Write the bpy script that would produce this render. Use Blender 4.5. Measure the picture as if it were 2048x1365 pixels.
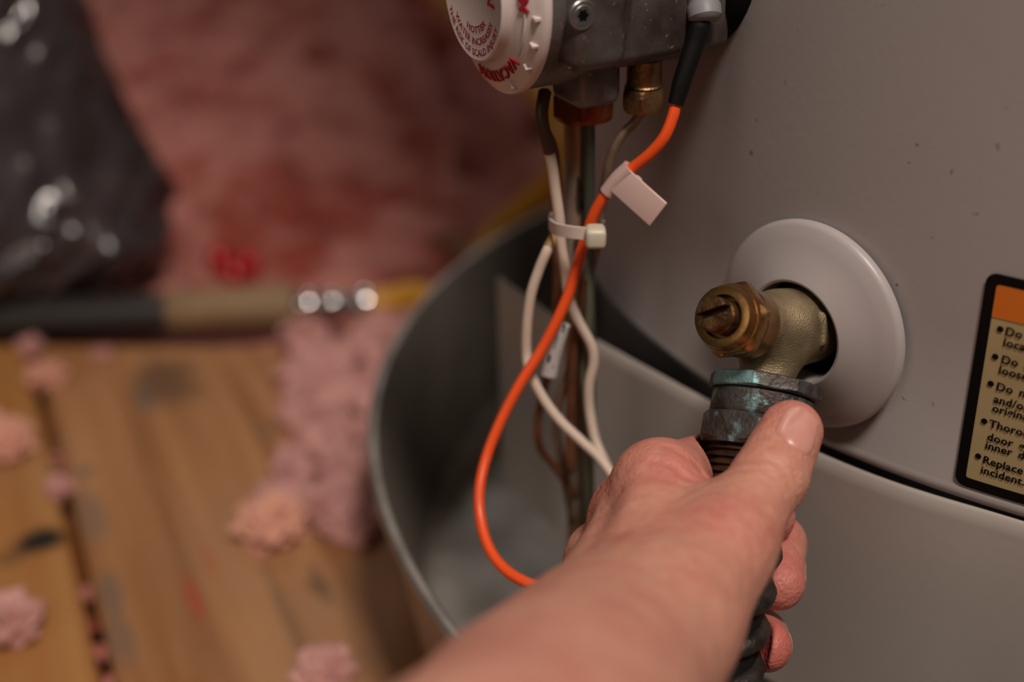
import bpy, bmesh, math, random
import numpy as np
from mathutils import Vector, Matrix, noise

# ------------------------------------------------------------------ camera, world, lights, exposure
SC = bpy.context.scene
for o in list(bpy.data.objects):
    bpy.data.objects.remove(o)
R = 0.28            # radius of the water heater jacket in metres; lengths called "R units" are multiples of it
Z0 = 0.60 * R       # height of the jacket's bottom seam above the boards
W, H, F = 2048, 1365, 2599.4
CO = np.array([0.0, -2.289, 0.831])                       # camera position, R units, seam at z = 0
FW = np.array([-0.4348003, 0.77731926, -0.45466851])
RT = np.array([0.87802018, 0.4781055, -0.0222642])
UP = np.array([0.20007313, -0.40888861, -0.89038242]) * -1
OFF = np.array([0, 0, Z0])


def wpt(p):
    return np.asarray(p, float) * R + OFF


cam_d = bpy.data.cameras.new('camera')
cam = bpy.data.objects.new('camera', cam_d)
SC.collection.objects.link(cam)
M = Matrix([list(RT), list(UP), list(-FW)]).transposed().to_4x4()
M.translation = Vector(wpt(CO))
cam.matrix_world = M
cam_d.sensor_width = 36.0
cam_d.lens = F / W * 36.0
cam_d.clip_start = 0.01
cam_d.dof.use_dof = True
cam_d.dof.focus_distance = 0.398
cam_d.dof.aperture_fstop = 3.7
cam_d.dof.aperture_blades = 0
SC.camera = cam

world = bpy.data.worlds.new('attic_air')
SC.world = world
world.use_nodes = True
bg = world.node_tree.nodes['Background']
bg.inputs[0].default_value = (1.0, 0.80, 0.66, 1)
bg.inputs[1].default_value = 0.045


def area(name, loc, target, size, power, col):
    l = bpy.data.lights.new(name, 'AREA')
    l.shape = 'DISK'
    l.size = size
    l.energy = power
    l.color = col
    o = bpy.data.objects.new(name, l)
    SC.collection.objects.link(o)
    o.location = loc
    d = Vector(target) - Vector(loc)
    o.rotation_euler = d.to_track_quat('-Z', 'Y').to_euler()
    return o


area('ceiling_lamp', (0.44, -0.82, 1.65), (-0.25, -0.25, 0.15), 0.34, 23.5, (1.0, 0.87, 0.77))
area('added_glint_light', (-1.5, 1.6, 2.0), (-0.8, 0.1, 0.0), 0.40, 5.0, (0.97, 0.95, 0.97))  # added light without a known source, puts highlights on the bag
area('added_fill_light', (-0.75, -1.75, 1.25), (-0.3, -0.1, 0.1), 1.0, 3.2, (1.0, 0.84, 0.74))  # added soft fill from behind left, brightens the door; no real lamp there

SC.view_settings.view_transform = 'Standard'
SC.view_settings.look = 'None'
SC.view_settings.gamma = 1.0
SC.view_settings.use_curve_mapping = False
SC.view_settings.exposure = 0.0

# ------------------------------------------------------------------ helpers
rng = random.Random(7)


def lin(r, g, b):
    f = lambda c: ((c / 255 + 0.055) / 1.055) ** 2.4 if c / 255 > 0.04045 else c / 255 / 12.92
    return (f(r), f(g), f(b), 1.0)


def nrm(v):
    v = np.asarray(v, float)
    return v / np.linalg.norm(v)


def ray(px):
    return FW + RT * (px[0] - W / 2) / F - UP * (px[1] - H / 2) / F


def at(px, py, dep):                 # point seen at a pixel of the photo, dep R units deep (R-unit coordinates)
    return CO + dep * ray((px, py))


def on_z(px, py, z):
    d = ray((px, py))
    return CO + d * (z - CO[2]) / d[2]


def on_cyl(px, py, r=1.0):
    d = ray((px, py))
    a = d[0] ** 2 + d[1] ** 2
    b = 2 * (CO[0] * d[0] + CO[1] * d[1])
    c = CO[0] ** 2 + CO[1] ** 2 - r * r
    s = (-b - math.sqrt(b * b - 4 * a * c)) / 2 / a
    return CO + d * s


class MB:                            # collects geometry in R-unit coordinates
    def __init__(s):
        s.v = []
        s.f = []

    def add(s, v, f):
        n = len(s.v)
        s.v += [tuple(map(float, p)) for p in v]
        s.f += [tuple(i + n for i in q) for q in f]
        return s


ALL = {}


def to_obj(name, v, f, m, parent=None, smooth=True, metres=False, auto=None):
    v = np.asarray(v, float)
    if not metres:
        v = v * R + OFF
    if parent is not None:
        base = ALL[parent.name]
    else:
        lo, hi = v.min(0), v.max(0)
        base = np.array([(lo[0] + hi[0]) / 2, (lo[1] + hi[1]) / 2, lo[2]])
    me = bpy.data.meshes.new(name)
    me.from_pydata([tuple(p) for p in v - base], [], [tuple(q) for q in f])
    me.validate()
    bm = bmesh.new()
    bm.from_mesh(me)
    bmesh.ops.recalc_face_normals(bm, faces=bm.faces)
    if smooth:
        lim = math.radians(auto or 38)
        for fa in bm.faces:
            fa.smooth = True
        for e in bm.edges:
            if len(e.link_faces) == 2 and e.calc_face_angle(0) > lim:
                e.smooth = False
    bm.to_mesh(me)
    bm.free()
    me.materials.append(m)
    o = bpy.data.objects.new(name, me)
    SC.collection.objects.link(o)
    if parent is not None:
        o.parent = parent
    else:
        o.location = base
    ALL[o.name] = base
    return o


def build(name, mb, m, parent=None, **k):
    return to_obj(name, mb.v, mb.f, m, parent, **k)


def tag(o, label, cat, group=None, kind=None):
    if label:
        o['label'] = label
    if cat:
        o['category'] = cat
    if group:
        o['group'] = group
    if kind:
        o['kind'] = kind
    return o


def thing(name, loc, label, cat, group=None):      # loc in R units
    o = bpy.data.objects.new(name, None)
    o.empty_display_size = 0.02
    SC.collection.objects.link(o)
    b = wpt(loc)
    o.location = b
    ALL[o.name] = b
    return tag(o, label, cat, group)


def basis(d, ref=(0, 0, 1)):
    d = nrm(d)
    r = np.asarray(ref, float)
    if abs(d @ nrm(r)) > 0.97:
        r = np.array([1.0, 0, 0])
    x = nrm(np.cross(r, d))
    return x, np.cross(d, x), d


def lathe(o, d, prof, n=48, ref=(0, 0, 1), cap0=True, cap1=True):     # prof: (radius, distance along d)
    x, y, d = basis(d, ref)
    v, f = [], []
    for r, h in prof:
        for i in range(n):
            a = 2 * math.pi * i / n
            v.append(o + d * h + r * (math.cos(a) * x + math.sin(a) * y))
    for k in range(len(prof) - 1):
        for i in range(n):
            j = (i + 1) % n
            f.append((k * n + i, k * n + j, (k + 1) * n + j, (k + 1) * n + i))
    if cap0:
        f.append(tuple(range(n)))
    if cap1:
        f.append(tuple(range((len(prof) - 1) * n, len(prof) * n)))
    return v, f


def hexnut(o, d, r, h0, h1, ch=0.12, ref=(0, 0, 1), rot=0.0, sides=6):   # r = corner radius; chamfered prism
    x, y, d = basis(d, ref)
    n = sides * 8
    v, f = [], []
    ap = r * math.cos(math.pi / sides)
    c = (h1 - h0) * ch
    for h, mode in ((h0, 0), (h0 + c, 1), (h1 - c, 1), (h1, 0)):
        for i in range(n):
            a = 2 * math.pi * i / n
            m = (a % (2 * math.pi / sides)) - math.pi / sides
            rr = ap / math.cos(m)
            rr = min(rr, r * 0.985)
            if mode == 0:
                rr = min(rr, ap * 0.985)
                hh = h
            else:
                k = (rr - ap) / (r - ap)
                hh = h + (c * 0.9 * k if h < (h0 + h1) / 2 else -c * 0.9 * k)
            v.append(o + d * hh + rr * (math.cos(a + rot) * x + math.sin(a + rot) * y))
    for k in range(3):
        for i in range(n):
            j = (i + 1) % n
            f.append((k * n + i, k * n + j, (k + 1) * n + j, (k + 1) * n + i))
    f.append(tuple(range(n)))
    f.append(tuple(range(3 * n, 4 * n)))
    return v, f


def spline(pts, m=8):
    p = np.asarray(pts, float)
    q = np.vstack([2 * p[0] - p[1], p, 2 * p[-1] - p[-2]])
    out = []
    for i in range(1, len(q) - 2):
        for k in range(m):
            t = k / m
            a, b, c, d = q[i - 1], q[i], q[i + 1], q[i + 2]
            out.append(0.5 * (2 * b + (c - a) * t + (2 * a - 5 * b + 4 * c - d) * t * t + (3 * b - a - 3 * c + d) * t ** 3))
    out.append(q[-2])
    return np.array(out)


def tube(pts, r, n=12, m=8, raw=False):
    P = np.asarray(pts, float) if raw else spline(pts, m)
    L = len(P)
    rad = np.full(L, r) if np.isscalar(r) else np.interp(np.linspace(0, 1, L), np.linspace(0, 1, len(r)), r)
    T = np.gradient(P, axis=0)
    T /= np.linalg.norm(T, axis=1)[:, None]
    x, y, _ = basis(T[0])
    v, f = [], []
    for i in range(L):
        x = nrm(x - T[i] * (x @ T[i]))
        y = np.cross(T[i], x)
        for k in range(n):
            a = 2 * math.pi * k / n
            v.append(P[i] + rad[i] * (math.cos(a) * x + math.sin(a) * y))
    for i in range(L - 1):
        for k in range(n):
            j = (k + 1) % n
            f.append((i * n + k, i * n + j, (i + 1) * n + j, (i + 1) * n + k))
    f.append(tuple(range(n)))
    f.append(tuple(range((L - 1) * n, L * n)))
    return v, f


def rbox(o, ax, size, bev, seg=3):        # rounded box, ax = three unit vectors
    bm = bmesh.new()
    bmesh.ops.create_cube(bm, size=1.0)
    for v in bm.verts:
        v.co = Vector((v.co.x * size[0], v.co.y * size[1], v.co.z * size[2]))
    bmesh.ops.bevel(bm, geom=bm.edges[:], offset=bev, segments=seg, profile=0.5, affect='EDGES')
    bm.verts.index_update()
    v = [o + ax[0] * p.co.x + ax[1] * p.co.y + ax[2] * p.co.z for p in bm.verts]
    f = [tuple(q.index for q in fa.verts) for fa in bm.faces]
    bm.free()
    return v, f


def glyphs(txt, size, extrude=0.0, spacing=1.0, word=1.0, offset=0.0):
    c = bpy.data.curves.new('lettering', 'FONT')
    c.body = txt
    c.size = size
    c.extrude = extrude
    c.space_character = spacing
    c.space_word = word
    c.offset = offset
    c.resolution_u = 3
    o = bpy.data.objects.new('lettering_tmp', c)
    SC.collection.objects.link(o)
    dg = bpy.context.evaluated_depsgraph_get()
    me = bpy.data.meshes.new_from_object(o.evaluated_get(dg))
    v = np.array([p.co[:] for p in me.vertices]) if len(me.vertices) else np.zeros((0, 3))
    f = [tuple(p.vertices) for p in me.polygons]
    bpy.data.objects.remove(o)
    bpy.data.meshes.remove(me)
    bpy.data.curves.remove(c)
    return v, f


# ------------------------------------------------------------------ materials
def mat(name, c1, rough=0.5, metal=0.0, c2=None, scale=20.0, lo=0.4, hi=0.65, detail=4.0, bump=0.0, bscale=60.0,
        coat=0.0, sss=0.0, stretch=None, rough2=None, spec=0.5, trans=0.0, alpha=1.0, c3=None, s3=60.0, lo3=0.6, hi3=0.68):
    m = bpy.data.materials.new(name)
    m.use_nodes = True
    nt = m.node_tree
    N, L = nt.nodes, nt.links
    b = N['Principled BSDF']
    b.inputs['Base Color'].default_value = c1
    b.inputs['Roughness'].default_value = rough
    b.inputs['Metallic'].default_value = metal
    b.inputs['Specular IOR Level'].default_value = spec
    b.inputs['Coat Weight'].default_value = coat
    b.inputs['Transmission Weight'].default_value = trans
    b.inputs['Alpha'].default_value = alpha
    tc = N.new('ShaderNodeTexCoord')
    src = tc.outputs['Object']
    if stretch:
        mp = N.new('ShaderNodeMapping')
        mp.inputs['Scale'].default_value = stretch[:3]
        if len(stretch) > 3:
            mp.inputs['Rotation'].default_value = (0, 0, stretch[3])
        L.new(src, mp.inputs['Vector'])
        src = mp.outputs['Vector']

    def ns(sc, det=detail):
        t = N.new('ShaderNodeTexNoise')
        t.inputs['Scale'].default_value = sc
        t.inputs['Detail'].default_value = det
        L.new(src, t.inputs['Vector'])
        return t.outputs['Fac']

    col = None
    if c2 is not None:
        mr = N.new('ShaderNodeMapRange')
        mr.inputs['From Min'].default_value = lo
        mr.inputs['From Max'].default_value = hi
        L.new(ns(scale), mr.inputs['Value'])
        mx = N.new('ShaderNodeMix')
        mx.data_type = 'RGBA'
        mx.inputs['A'].default_value = c1
        mx.inputs['B'].default_value = c2
        L.new(mr.outputs['Result'], mx.inputs['Factor'])
        col = mx.outputs['Result']
        if rough2 is not None:
            m2 = N.new('ShaderNodeMapRange')
            m2.inputs['To Min'].default_value = rough
            m2.inputs['To Max'].default_value = rough2
            L.new(mr.outputs['Result'], m2.inputs['Value'])
            L.new(m2.outputs['Result'], b.inputs['Roughness'])
    if c3 is not None:
        mr = N.new('ShaderNodeMapRange')
        mr.inputs['From Min'].default_value = lo3
        mr.inputs['From Max'].default_value = hi3
        L.new(ns(s3, 6.0), mr.inputs['Value'])
        mx = N.new('ShaderNodeMix')
        mx.data_type = 'RGBA'
        if col is not None:
            L.new(col, mx.inputs['A'])
        else:
            mx.inputs['A'].default_value = c1
        mx.inputs['B'].default_value = c3
        L.new(mr.outputs['Result'], mx.inputs['Factor'])
        col = mx.outputs['Result']
    if col is not None:
        L.new(col, b.inputs['Base Color'])
    if bump:
        bp = N.new('ShaderNodeBump')
        bp.inputs['Strength'].default_value = bump
        bp.inputs['Distance'].default_value = 0.001
        L.new(ns(bscale, 5.0), bp.inputs['Height'])
        L.new(bp.outputs['Normal'], b.inputs['Normal'])
    if sss:
        b.inputs['Subsurface Weight'].default_value = sss
        b.inputs['Subsurface Radius'].default_value = (1.0, 0.35, 0.2)
        b.inputs['Subsurface Scale'].default_value = 0.004
    return m


M_jacket = mat('grey_enamel', (0.345, 0.315, 0.31, 1), 0.42, c2=(0.32, 0.29, 0.285, 1), scale=9, bump=0.05, bscale=350,
               c3=(0.22, 0.12, 0.10, 1), s3=190, lo3=0.715, hi3=0.745)
M_door = mat('grey_enamel_door', (0.43, 0.39, 0.36, 1), 0.45, c2=(0.39, 0.355, 0.325, 1), scale=7, bump=0.05, bscale=350)
M_shell = mat('enamel_painted_in_shade', (0.12, 0.11, 0.11, 1), 0.6)  # same paint as the jacket, darkened to hold the shade under its overhang
M_plate = mat('grey_plastic', (0.40, 0.365, 0.365, 1), 0.38, bump=0.03, bscale=500)
M_black = mat('black_gasket_hole_shade', (0.006, 0.006, 0.006, 1), 0.9, spec=0.1)
M_galv = mat('galvanised_steel', (0.40, 0.35, 0.30, 1), 0.46, 0.82, c2=(0.27, 0.235, 0.195, 1), scale=26, rough2=0.54, bump=0.1, bscale=90)
M_cast = mat('sand_cast_brass', (0.33, 0.26, 0.155, 1), 0.5, 0.7, c2=(0.22, 0.17, 0.10, 1), scale=140, bump=0.5, bscale=1900)
M_nut = mat('aged_brass', (0.46, 0.28, 0.10, 1), 0.22, 0.95, c2=(0.22, 0.105, 0.038, 1), scale=75, lo=0.42, hi=0.7, rough2=0.34, bump=0.05, bscale=700)
M_stem = mat('tarnished_brass', (0.17, 0.09, 0.035, 1), 0.45, 0.8, c2=(0.05, 0.03, 0.015, 1), scale=300, bump=0.5, bscale=900)
M_verd = mat('verdigris_metal', (0.085, 0.08, 0.075, 1), 0.5, 0.55, c2=(0.05, 0.035, 0.028, 1), scale=130, lo=0.45, hi=0.6, bump=0.5, bscale=800,
             c3=(0.20, 0.33, 0.35, 1), s3=210, lo3=0.55, hi3=0.68)
M_verdring = mat('verdigris_ring', (0.10, 0.10, 0.095, 1), 0.5, 0.45, c2=(0.055, 0.04, 0.035, 1), scale=130, lo=0.45, hi=0.6, bump=0.4, bscale=800,
                 c3=(0.22, 0.42, 0.42, 1), s3=62, lo3=0.56, hi3=0.62, stretch=(1, 1, 1, 3.4))
M_thread = mat('dark_thread', (0.018, 0.011, 0.008, 1), 0.5, 0.4, c2=(0.07, 0.03, 0.012, 1), scale=200)
M_hose = mat('black_rubber', (0.008, 0.007, 0.007, 1), 0.55, spec=0.2)
M_coil = mat('dark_coil', (0.045, 0.037, 0.032, 1), 0.45, 0.4, c2=(0.018, 0.012, 0.010, 1), scale=150, bump=0.5, bscale=900)
M_cream = mat('cream_plastic', (0.66, 0.56, 0.53, 1), 0.33, coat=0.25, bump=0.03, bscale=600)
M_red = mat('red_print', (0.38, 0.012, 0.025, 1), 0.5)
M_alu = mat('cast_aluminium', (0.20, 0.19, 0.185, 1), 0.45, 0.55, c2=(0.062, 0.040, 0.034, 1), scale=38, lo=0.40, hi=0.66, bump=0.14, bscale=900,
            c3=(0.30, 0.29, 0.27, 1), s3=420, lo3=0.66, hi3=0.7)
M_steel = mat('bright_steel', (0.30, 0.30, 0.30, 1), 0.35, 0.9)
M_gaspipe = mat('rust_stained_tube', (0.40, 0.35, 0.31, 1), 0.36, 0.35, c2=(0.30, 0.17, 0.075, 1), scale=60, lo=0.45, hi=0.6, stretch=(1, 1, 0.4),
                c3=(0.05, 0.04, 0.03, 1), s3=110, lo3=0.62, hi3=0.66)
M_olive = mat('dark_olive_tube', (0.075, 0.08, 0.065, 1), 0.4, 0.4)
M_copper = mat('dull_copper', (0.30, 0.13, 0.065, 1), 0.4, 0.7, c2=(0.16, 0.08, 0.05, 1), scale=90)
M_pilot = mat('dull_alloy_tube', (0.30, 0.22, 0.15, 1), 0.42, 0.6, c2=(0.20, 0.12, 0.08, 1), scale=80)
M_brassfit = mat('stained_brass', (0.30, 0.20, 0.09, 1), 0.4, 0.85, c2=(0.20, 0.09, 0.04, 1), scale=120, bump=0.4, bscale=700)
M_rednut = mat('reddish_brass', (0.30, 0.11, 0.04, 1), 0.4, 0.8, c2=(0.20, 0.03, 0.015, 1), scale=60, lo=0.4, hi=0.6)
M_orange = mat('orange_insulation', (0.82, 0.085, 0.012, 1), 0.38)
M_white = mat('cream_wire', (0.66, 0.54, 0.44, 1), 0.4)
M_tanw = mat('tan_sleeve', (0.28, 0.16, 0.06, 1), 0.5)
M_brownw = mat('brown_wire', (0.075, 0.035, 0.018, 1), 0.45)
M_boot = mat('black_boot', (0.005, 0.005, 0.005, 1), 0.5, spec=0.18)
M_grey = mat('grey_connector', (0.20, 0.20, 0.205, 1), 0.5)
M_clip = mat('milky_nylon', (0.52, 0.37, 0.33, 1), 0.36, sss=0.2)
M_tie = mat('yellowed_nylon', (0.58, 0.54, 0.42, 1), 0.4, sss=0.3)
M_paper = mat('yellowed_label', (0.42, 0.33, 0.17, 1), 0.42, c2=(0.36, 0.27, 0.135, 1), scale=35)
M_ink_shade = mat('black_ink_and_shade', (0.004, 0.004, 0.004, 1), 0.4, spec=0.12)
M_orangep = mat('orange_print', (0.62, 0.155, 0.012, 1), 0.45)
M_pink = mat('pink_fibreglass', (0.50, 0.205, 0.17, 1), 0.95, c2=(0.31, 0.07, 0.05, 1), scale=13, lo=0.50, hi=0.64, bump=1.0, bscale=120, spec=0.1)
M_tuft = mat('pale_pink_fibreglass', (0.62, 0.33, 0.30, 1), 0.95, c2=(0.45, 0.21, 0.19, 1), scale=60, bump=0.8, bscale=220, spec=0.1)
M_tan_tuft = mat('tan_pink_fibreglass', (0.70, 0.36, 0.26, 1), 0.95, c2=(0.58, 0.28, 0.21, 1), scale=60, bump=0.8, bscale=220, spec=0.1)
M_bag = mat('dark_polythene', (0.045, 0.04, 0.043, 1), 0.21, c2=(0.06, 0.045, 0.048, 1), scale=18, coat=0.3, bump=0.2, bscale=40, spec=0.8)
M_pipeblk = mat('black_iron', (0.03, 0.026, 0.024, 1), 0.5)
M_tan = mat('tan_sleeve_large', (0.27, 0.17, 0.085, 1), 0.6, c2=(0.21, 0.13, 0.06, 1), scale=25)
M_chrome = mat('chrome', (0.62, 0.62, 0.62, 1), 0.16, 1.0)
M_yellow = mat('yellow_coating', (0.60, 0.28, 0.008, 1), 0.4)
M_redcap = mat('red_plastic', (0.42, 0.008, 0.012, 1), 0.3)
M_subfloor = mat('dark_subfloor', (0.02, 0.014, 0.01, 1), 0.95)  # near-black surface below the boards and insulation

# plank material: grain along the board, knots and stains at fixed places on the wood
GD = nrm((on_z(215, 1365, -0.6) - on_z(60, 700, -0.6)))            # direction of the boards, towards the camera
GX = np.array([-GD[1], GD[0], 0.0])                                # across the boards, to the right
if GX @ RT < 0:
    GX = -GX
ANG = math.atan2(GD[1], GD[0])


def wood(name, ca, cb, marks, base):
    m = bpy.data.materials.new(name)
    m.use_nodes = True
    nt = m.node_tree
    N, L = nt.nodes, nt.links
    b = N['Principled BSDF']
    b.inputs['Roughness'].default_value = 0.62
    b.inputs['Specular IOR Level'].default_value = 0.3
    tc = N.new('ShaderNodeTexCoord')
    rot = N.new('ShaderNodeMapping')
    rot.vector_type = 'POINT'
    rot.inputs['Rotation'].default_value = (0, 0, -ANG)
    L.new(tc.outputs['Object'], rot.inputs['Vector'])
    st = N.new('ShaderNodeMapping')
    st.inputs['Scale'].default_value = (2.0, 34.0, 20.0)
    L.new(rot.outputs['Vector'], st.inputs['Vector'])
    n1 = N.new('ShaderNodeTexNoise')
    n1.inputs['Scale'].default_value = 1.6
    n1.inputs['Detail'].default_value = 6
    L.new(st.outputs['Vector'], n1.inputs['Vector'])
    n2 = N.new('ShaderNodeTexNoise')
    n2.inputs['Scale'].default_value = 9
    n2.inputs['Detail'].default_value = 4
    L.new(tc.outputs['Object'], n2.inputs['Vector'])
    r1 = N.new('ShaderNodeMapRange')
    r1.inputs['From Min'].default_value = 0.35
    r1.inputs['From Max'].default_value = 0.68
    L.new(n1.outputs['Fac'], r1.inputs['Value'])
    mx = N.new('ShaderNodeMix')
    mx.data_type = 'RGBA'
    mx.inputs['A'].default_value = ca
    mx.inputs['B'].default_value = cb
    L.new(r1.outputs['Result'], mx.inputs['Factor'])
    r2 = N.new('ShaderNodeMapRange')
    r2.inputs['From Min'].default_value = 0.5
    r2.inputs['From Max'].default_value = 0.75
    r2.inputs['To Max'].default_value = 0.45
    L.new(n2.outputs['Fac'], r2.inputs['Value'])
    mx2 = N.new('ShaderNodeMix')
    mx2.data_type = 'RGBA'
    L.new(mx.outputs['Result'], mx2.inputs['A'])
    mx2.inputs['B'].default_value = (0.30, 0.19, 0.12, 1)
    L.new(r2.outputs['Result'], mx2.inputs['Factor'])
    col = mx2.outputs['Result']
    nw = N.new('ShaderNodeTexNoise')
    nw.inputs['Scale'].default_value = 55
    L.new(tc.outputs['Object'], nw.inputs['Vector'])
    for (px, py, ra, rb, c, s) in marks:                # stains: ellipse ra along the board, rb across, metres
        p = wpt(on_z(px, py, -0.6)) - base
        mp = N.new('ShaderNodeMapping')
        mp.vector_type = 'TEXTURE'
        mp.inputs['Location'].default_value = (p[0], p[1], p[2])
        mp.inputs['Rotation'].default_value = (0, 0, ANG)
        mp.inputs['Scale'].default_value = (ra, rb, 1.0)
        L.new(tc.outputs['Object'], mp.inputs['Vector'])
        ln = N.new('ShaderNodeVectorMath')
        ln.operation = 'LENGTH'
        L.new(mp.outputs['Vector'], ln.inputs[0])
        ad = N.new('ShaderNodeMath')
        ad.operation = 'ADD'
        L.new(ln.outputs['Value'], ad.inputs[0])
        L.new(nw.outputs['Fac'], ad.inputs[1])
        rr = N.new('ShaderNodeMapRange')
        rr.inputs['From Min'].default_value = 1.1
        rr.inputs['From Max'].default_value = 1.7
        rr.inputs['To Min'].default_value = s
        rr.inputs['To Max'].default_value = 0
        L.new(ad.outputs['Value'], rr.inputs['Value'])
        mk = N.new('ShaderNodeMix')
        mk.data_type = 'RGBA'
        L.new(col, mk.inputs['A'])
        mk.inputs['B'].default_value = c
        L.new(rr.outputs['Result'], mk.inputs['Factor'])
        col = mk.outputs['Result']
    L.new(col, b.inputs['Base Color'])
    bp = N.new('ShaderNodeBump')
    bp.inputs['Strength'].default_value = 0.35
    bp.inputs['Distance'].default_value = 0.001
    L.new(n1.outputs['Fac'], bp.inputs['Height'])
    L.new(bp.outputs['Normal'], b.inputs['Normal'])
    return m


# ------------------------------------------------------------------ the setting: boards over the joists
FZ = -0.6
E0, E1 = on_z(0, 690, FZ), on_z(560, 690, FZ)
ED = nrm(E1 - E0)
EN = np.array([-ED[1], ED[0], 0.0])
if EN @ FW < 0:
    EN = -EN                                            # from the end of the boards outwards, away from the camera


def cross2(p, d, q, e):                                 # meeting point of two lines in the floor plane
    A = np.array([[d[0], -e[0]], [d[1], -e[1]]])
    s = np.linalg.solve(A, (q - p)[:2])
    return p + d * s[0]


floor = to_obj('floor', *(lambda c: ([c + ED * a + EN * b + np.array([0, 0, -0.55]) for a, b in ((-9, -9), (9, -9), (9, 12), (-9, 12))], [(0, 1, 2, 3)]))(E0), M_subfloor, smooth=False)
floor['kind'] = 'structure'
gapL = on_z(138, 1032, FZ)
gapR = on_z(940, 1290, FZ)
TH = 0.07
uL, uR = gapL @ GX, gapR @ GX
bd = uR - uL
edges = [uL - 1.3 * bd, uL - 0.65 * bd, uL, uR, uR + bd, uR + 2 * bd, uR + 3 * bd, uR + 4 * bd]
wb = wpt(ALL and (E0 * 0)) * 0 + ALL['floor']
brn = (0.10, 0.055, 0.03, 1)
gry = (0.14, 0.12, 0.10, 1)
woodA = wood('board_wood', lin(180, 130, 86), lin(142, 94, 55),
             [(330, 765, .038, .022, brn, .75), (290, 800, .02, .006, gry, .6), (525, 862, .007, .006, gry, .5), (1130 * .56, 1170, .01, .006, brn, .5),
              (390, 1200, .02, .004, (0.42, 0.06, 0.03, 1), .6), (415, 1120, .016, .003, (0.42, 0.10, 0.04, 1), .4), (185, 1030, .03, .008, gry, .5),
              (222, 1190, .02, .006, gry, .6), (240, 1280, .02, .008, gry, .5), (640, 1165, .02, .004, brn, .5), (580, 1250, .06, .004, brn, .4),
              (300, 950, .012, .005, (.35, .16, .06, 1), .6), (170, 945, .007, .007, gry, .6)], wb)
woodB = wood('board_wood_left', lin(176, 126, 72), lin(158, 102, 52), [(82, 1084, .013, .013, (0.02, 0.015, 0.01, 1), 1.0), (20, 1120, .008, .008, brn, .5)], wb)
woodC = wood('board_wood_dark', lin(132, 78, 40), lin(108, 60, 28), [], wb)
for i in range(len(edges) - 1):
    g = 0.012 if i in (1, 2) else 0.006
    a, b_ = edges[i] + g, edges[i + 1] - g
    pa, pb = GX * a + np.array([0, 0, FZ]), GX * b_ + np.array([0, 0, FZ])
    fa, fb = cross2(pa, GD, E0, ED), cross2(pb, GD, E0, ED)
    if i >= 4:                                          # boards under the heater run on a little further
        fa, fb = fa + GD * -0.8, fb + GD * -0.8
    na, nb = pa + GD * (max(fa @ GD, fb @ GD) + 4.2 - pa @ GD), pb + GD * (max(fa @ GD, fb @ GD) + 4.2 - pb @ GD)
    dz = np.array([0, 0, -TH])
    e = 0.012
    top = [fa, fb, nb, na]
    ctr = sum(top) / 4
    ins = [fa + GX * e + GD * e, fb - GX * e + GD * e, nb - GX * e - GD * e, na + GX * e - GD * e]
    v = ins + [p + np.array([0, 0, -e * .7]) for p in top] + [p + dz for p in top]
    v = [p + np.array([0, 0, (0.0, 0.004, 0.0, -0.004, 0, 0, 0)[i]]) for p in v]
    f = [(0, 1, 2, 3), (8, 9, 10, 11)]
    for k in range(4):
        j = (k + 1) % 4
        f += [(k, j, 4 + j, 4 + k), (4 + k, 4 + j, 8 + j, 8 + k)]
    to_obj('plank', v, f, (woodB if i < 2 else woodA if i == 2 else woodC), floor, smooth=False)
# joist under the gap, so that the gap is dark wood and not a void
vb, fb_ = rbox(GX * uL + GD * (gapL @ GD) + np.array([0, 0, FZ - TH - 0.04]), (GX, GD, np.array([0, 0, 1.0])), (0.16, 4.0, 0.07), 0.006, 1)
to_obj('joist', vb, fb_, woodC, floor, smooth=False)


def fbm(p, o=4):
    return noise.fractal(Vector(p), 1.0, 2.0, o)


# insulation beyond the boards: a lumpy blanket
def blanket():
    nu, nv = 190, 190
    v, f = [], []
    for j in range(nv):
        tj = j / (nv - 1)
        out = -0.05 + 0.02 * j + 7.5 * tj ** 2.2
        for i in range(nu):
            lat = (-6.5 + 11.0 * i / (nu - 1))
            p = E0 + ED * lat + EN * out
            h = 0.10 * fbm((p[0] * 1.7, p[1] * 1.7, 0.3)) - 0.36 * max(0, fbm((p[0] * 4.2, p[1] * 4.2, 4.1), 2) - 0.12) + 0.05 * fbm((p[0] * 9, p[1] * 9, 9.1), 3)
            base = -0.075 + 0.10 * min(1, max(0, (out - 0.1) / 1.2))
            k = min(1, max(0.12, (out + 0.05) / 0.45))
            v.append(p + np.array([0, 0, base + h * 1.15 * k]))
    for j in range(nv - 1):
        for i in range(nu - 1):
            f.append((j * nu + i, j * nu + i + 1, (j + 1) * nu + i + 1, (j + 1) * nu + i))
    return v, f


ins = to_obj('insulation_blanket', *blanket(), M_pink)
tag(ins, 'lumpy pink fibreglass insulation filling the bay behind the boards', 'insulation', kind='stuff')


def lump(c, r, seed, sub=3, flat=0.7, rough=0.45, fr=2.3):
    bm = bmesh.new()
    bmesh.ops.create_icosphere(bm, subdivisions=sub, radius=1.0)
    v = []
    for q in bm.verts:
        p = q.co
        k = 1 + rough * fbm((p.x * fr + seed, p.y * fr, p.z * fr), 4)
        v.append(c + np.array([p.x * k * r, p.y * k * r, p.z * k * r * flat]))
    f = [tuple(w.index for w in fa.verts) for fa in bm.faces]
    bm.free()
    return v, f


def inpoly(x, y, P):
    s = False
    for k in range(len(P)):
        (x1, y1), (x2, y2) = P[k], P[k - 1]
        if (y1 > y) != (y2 > y) and x < (x2 - x1) * (y - y1) / (y2 - y1) + x1:
            s = not s
    return s


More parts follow.
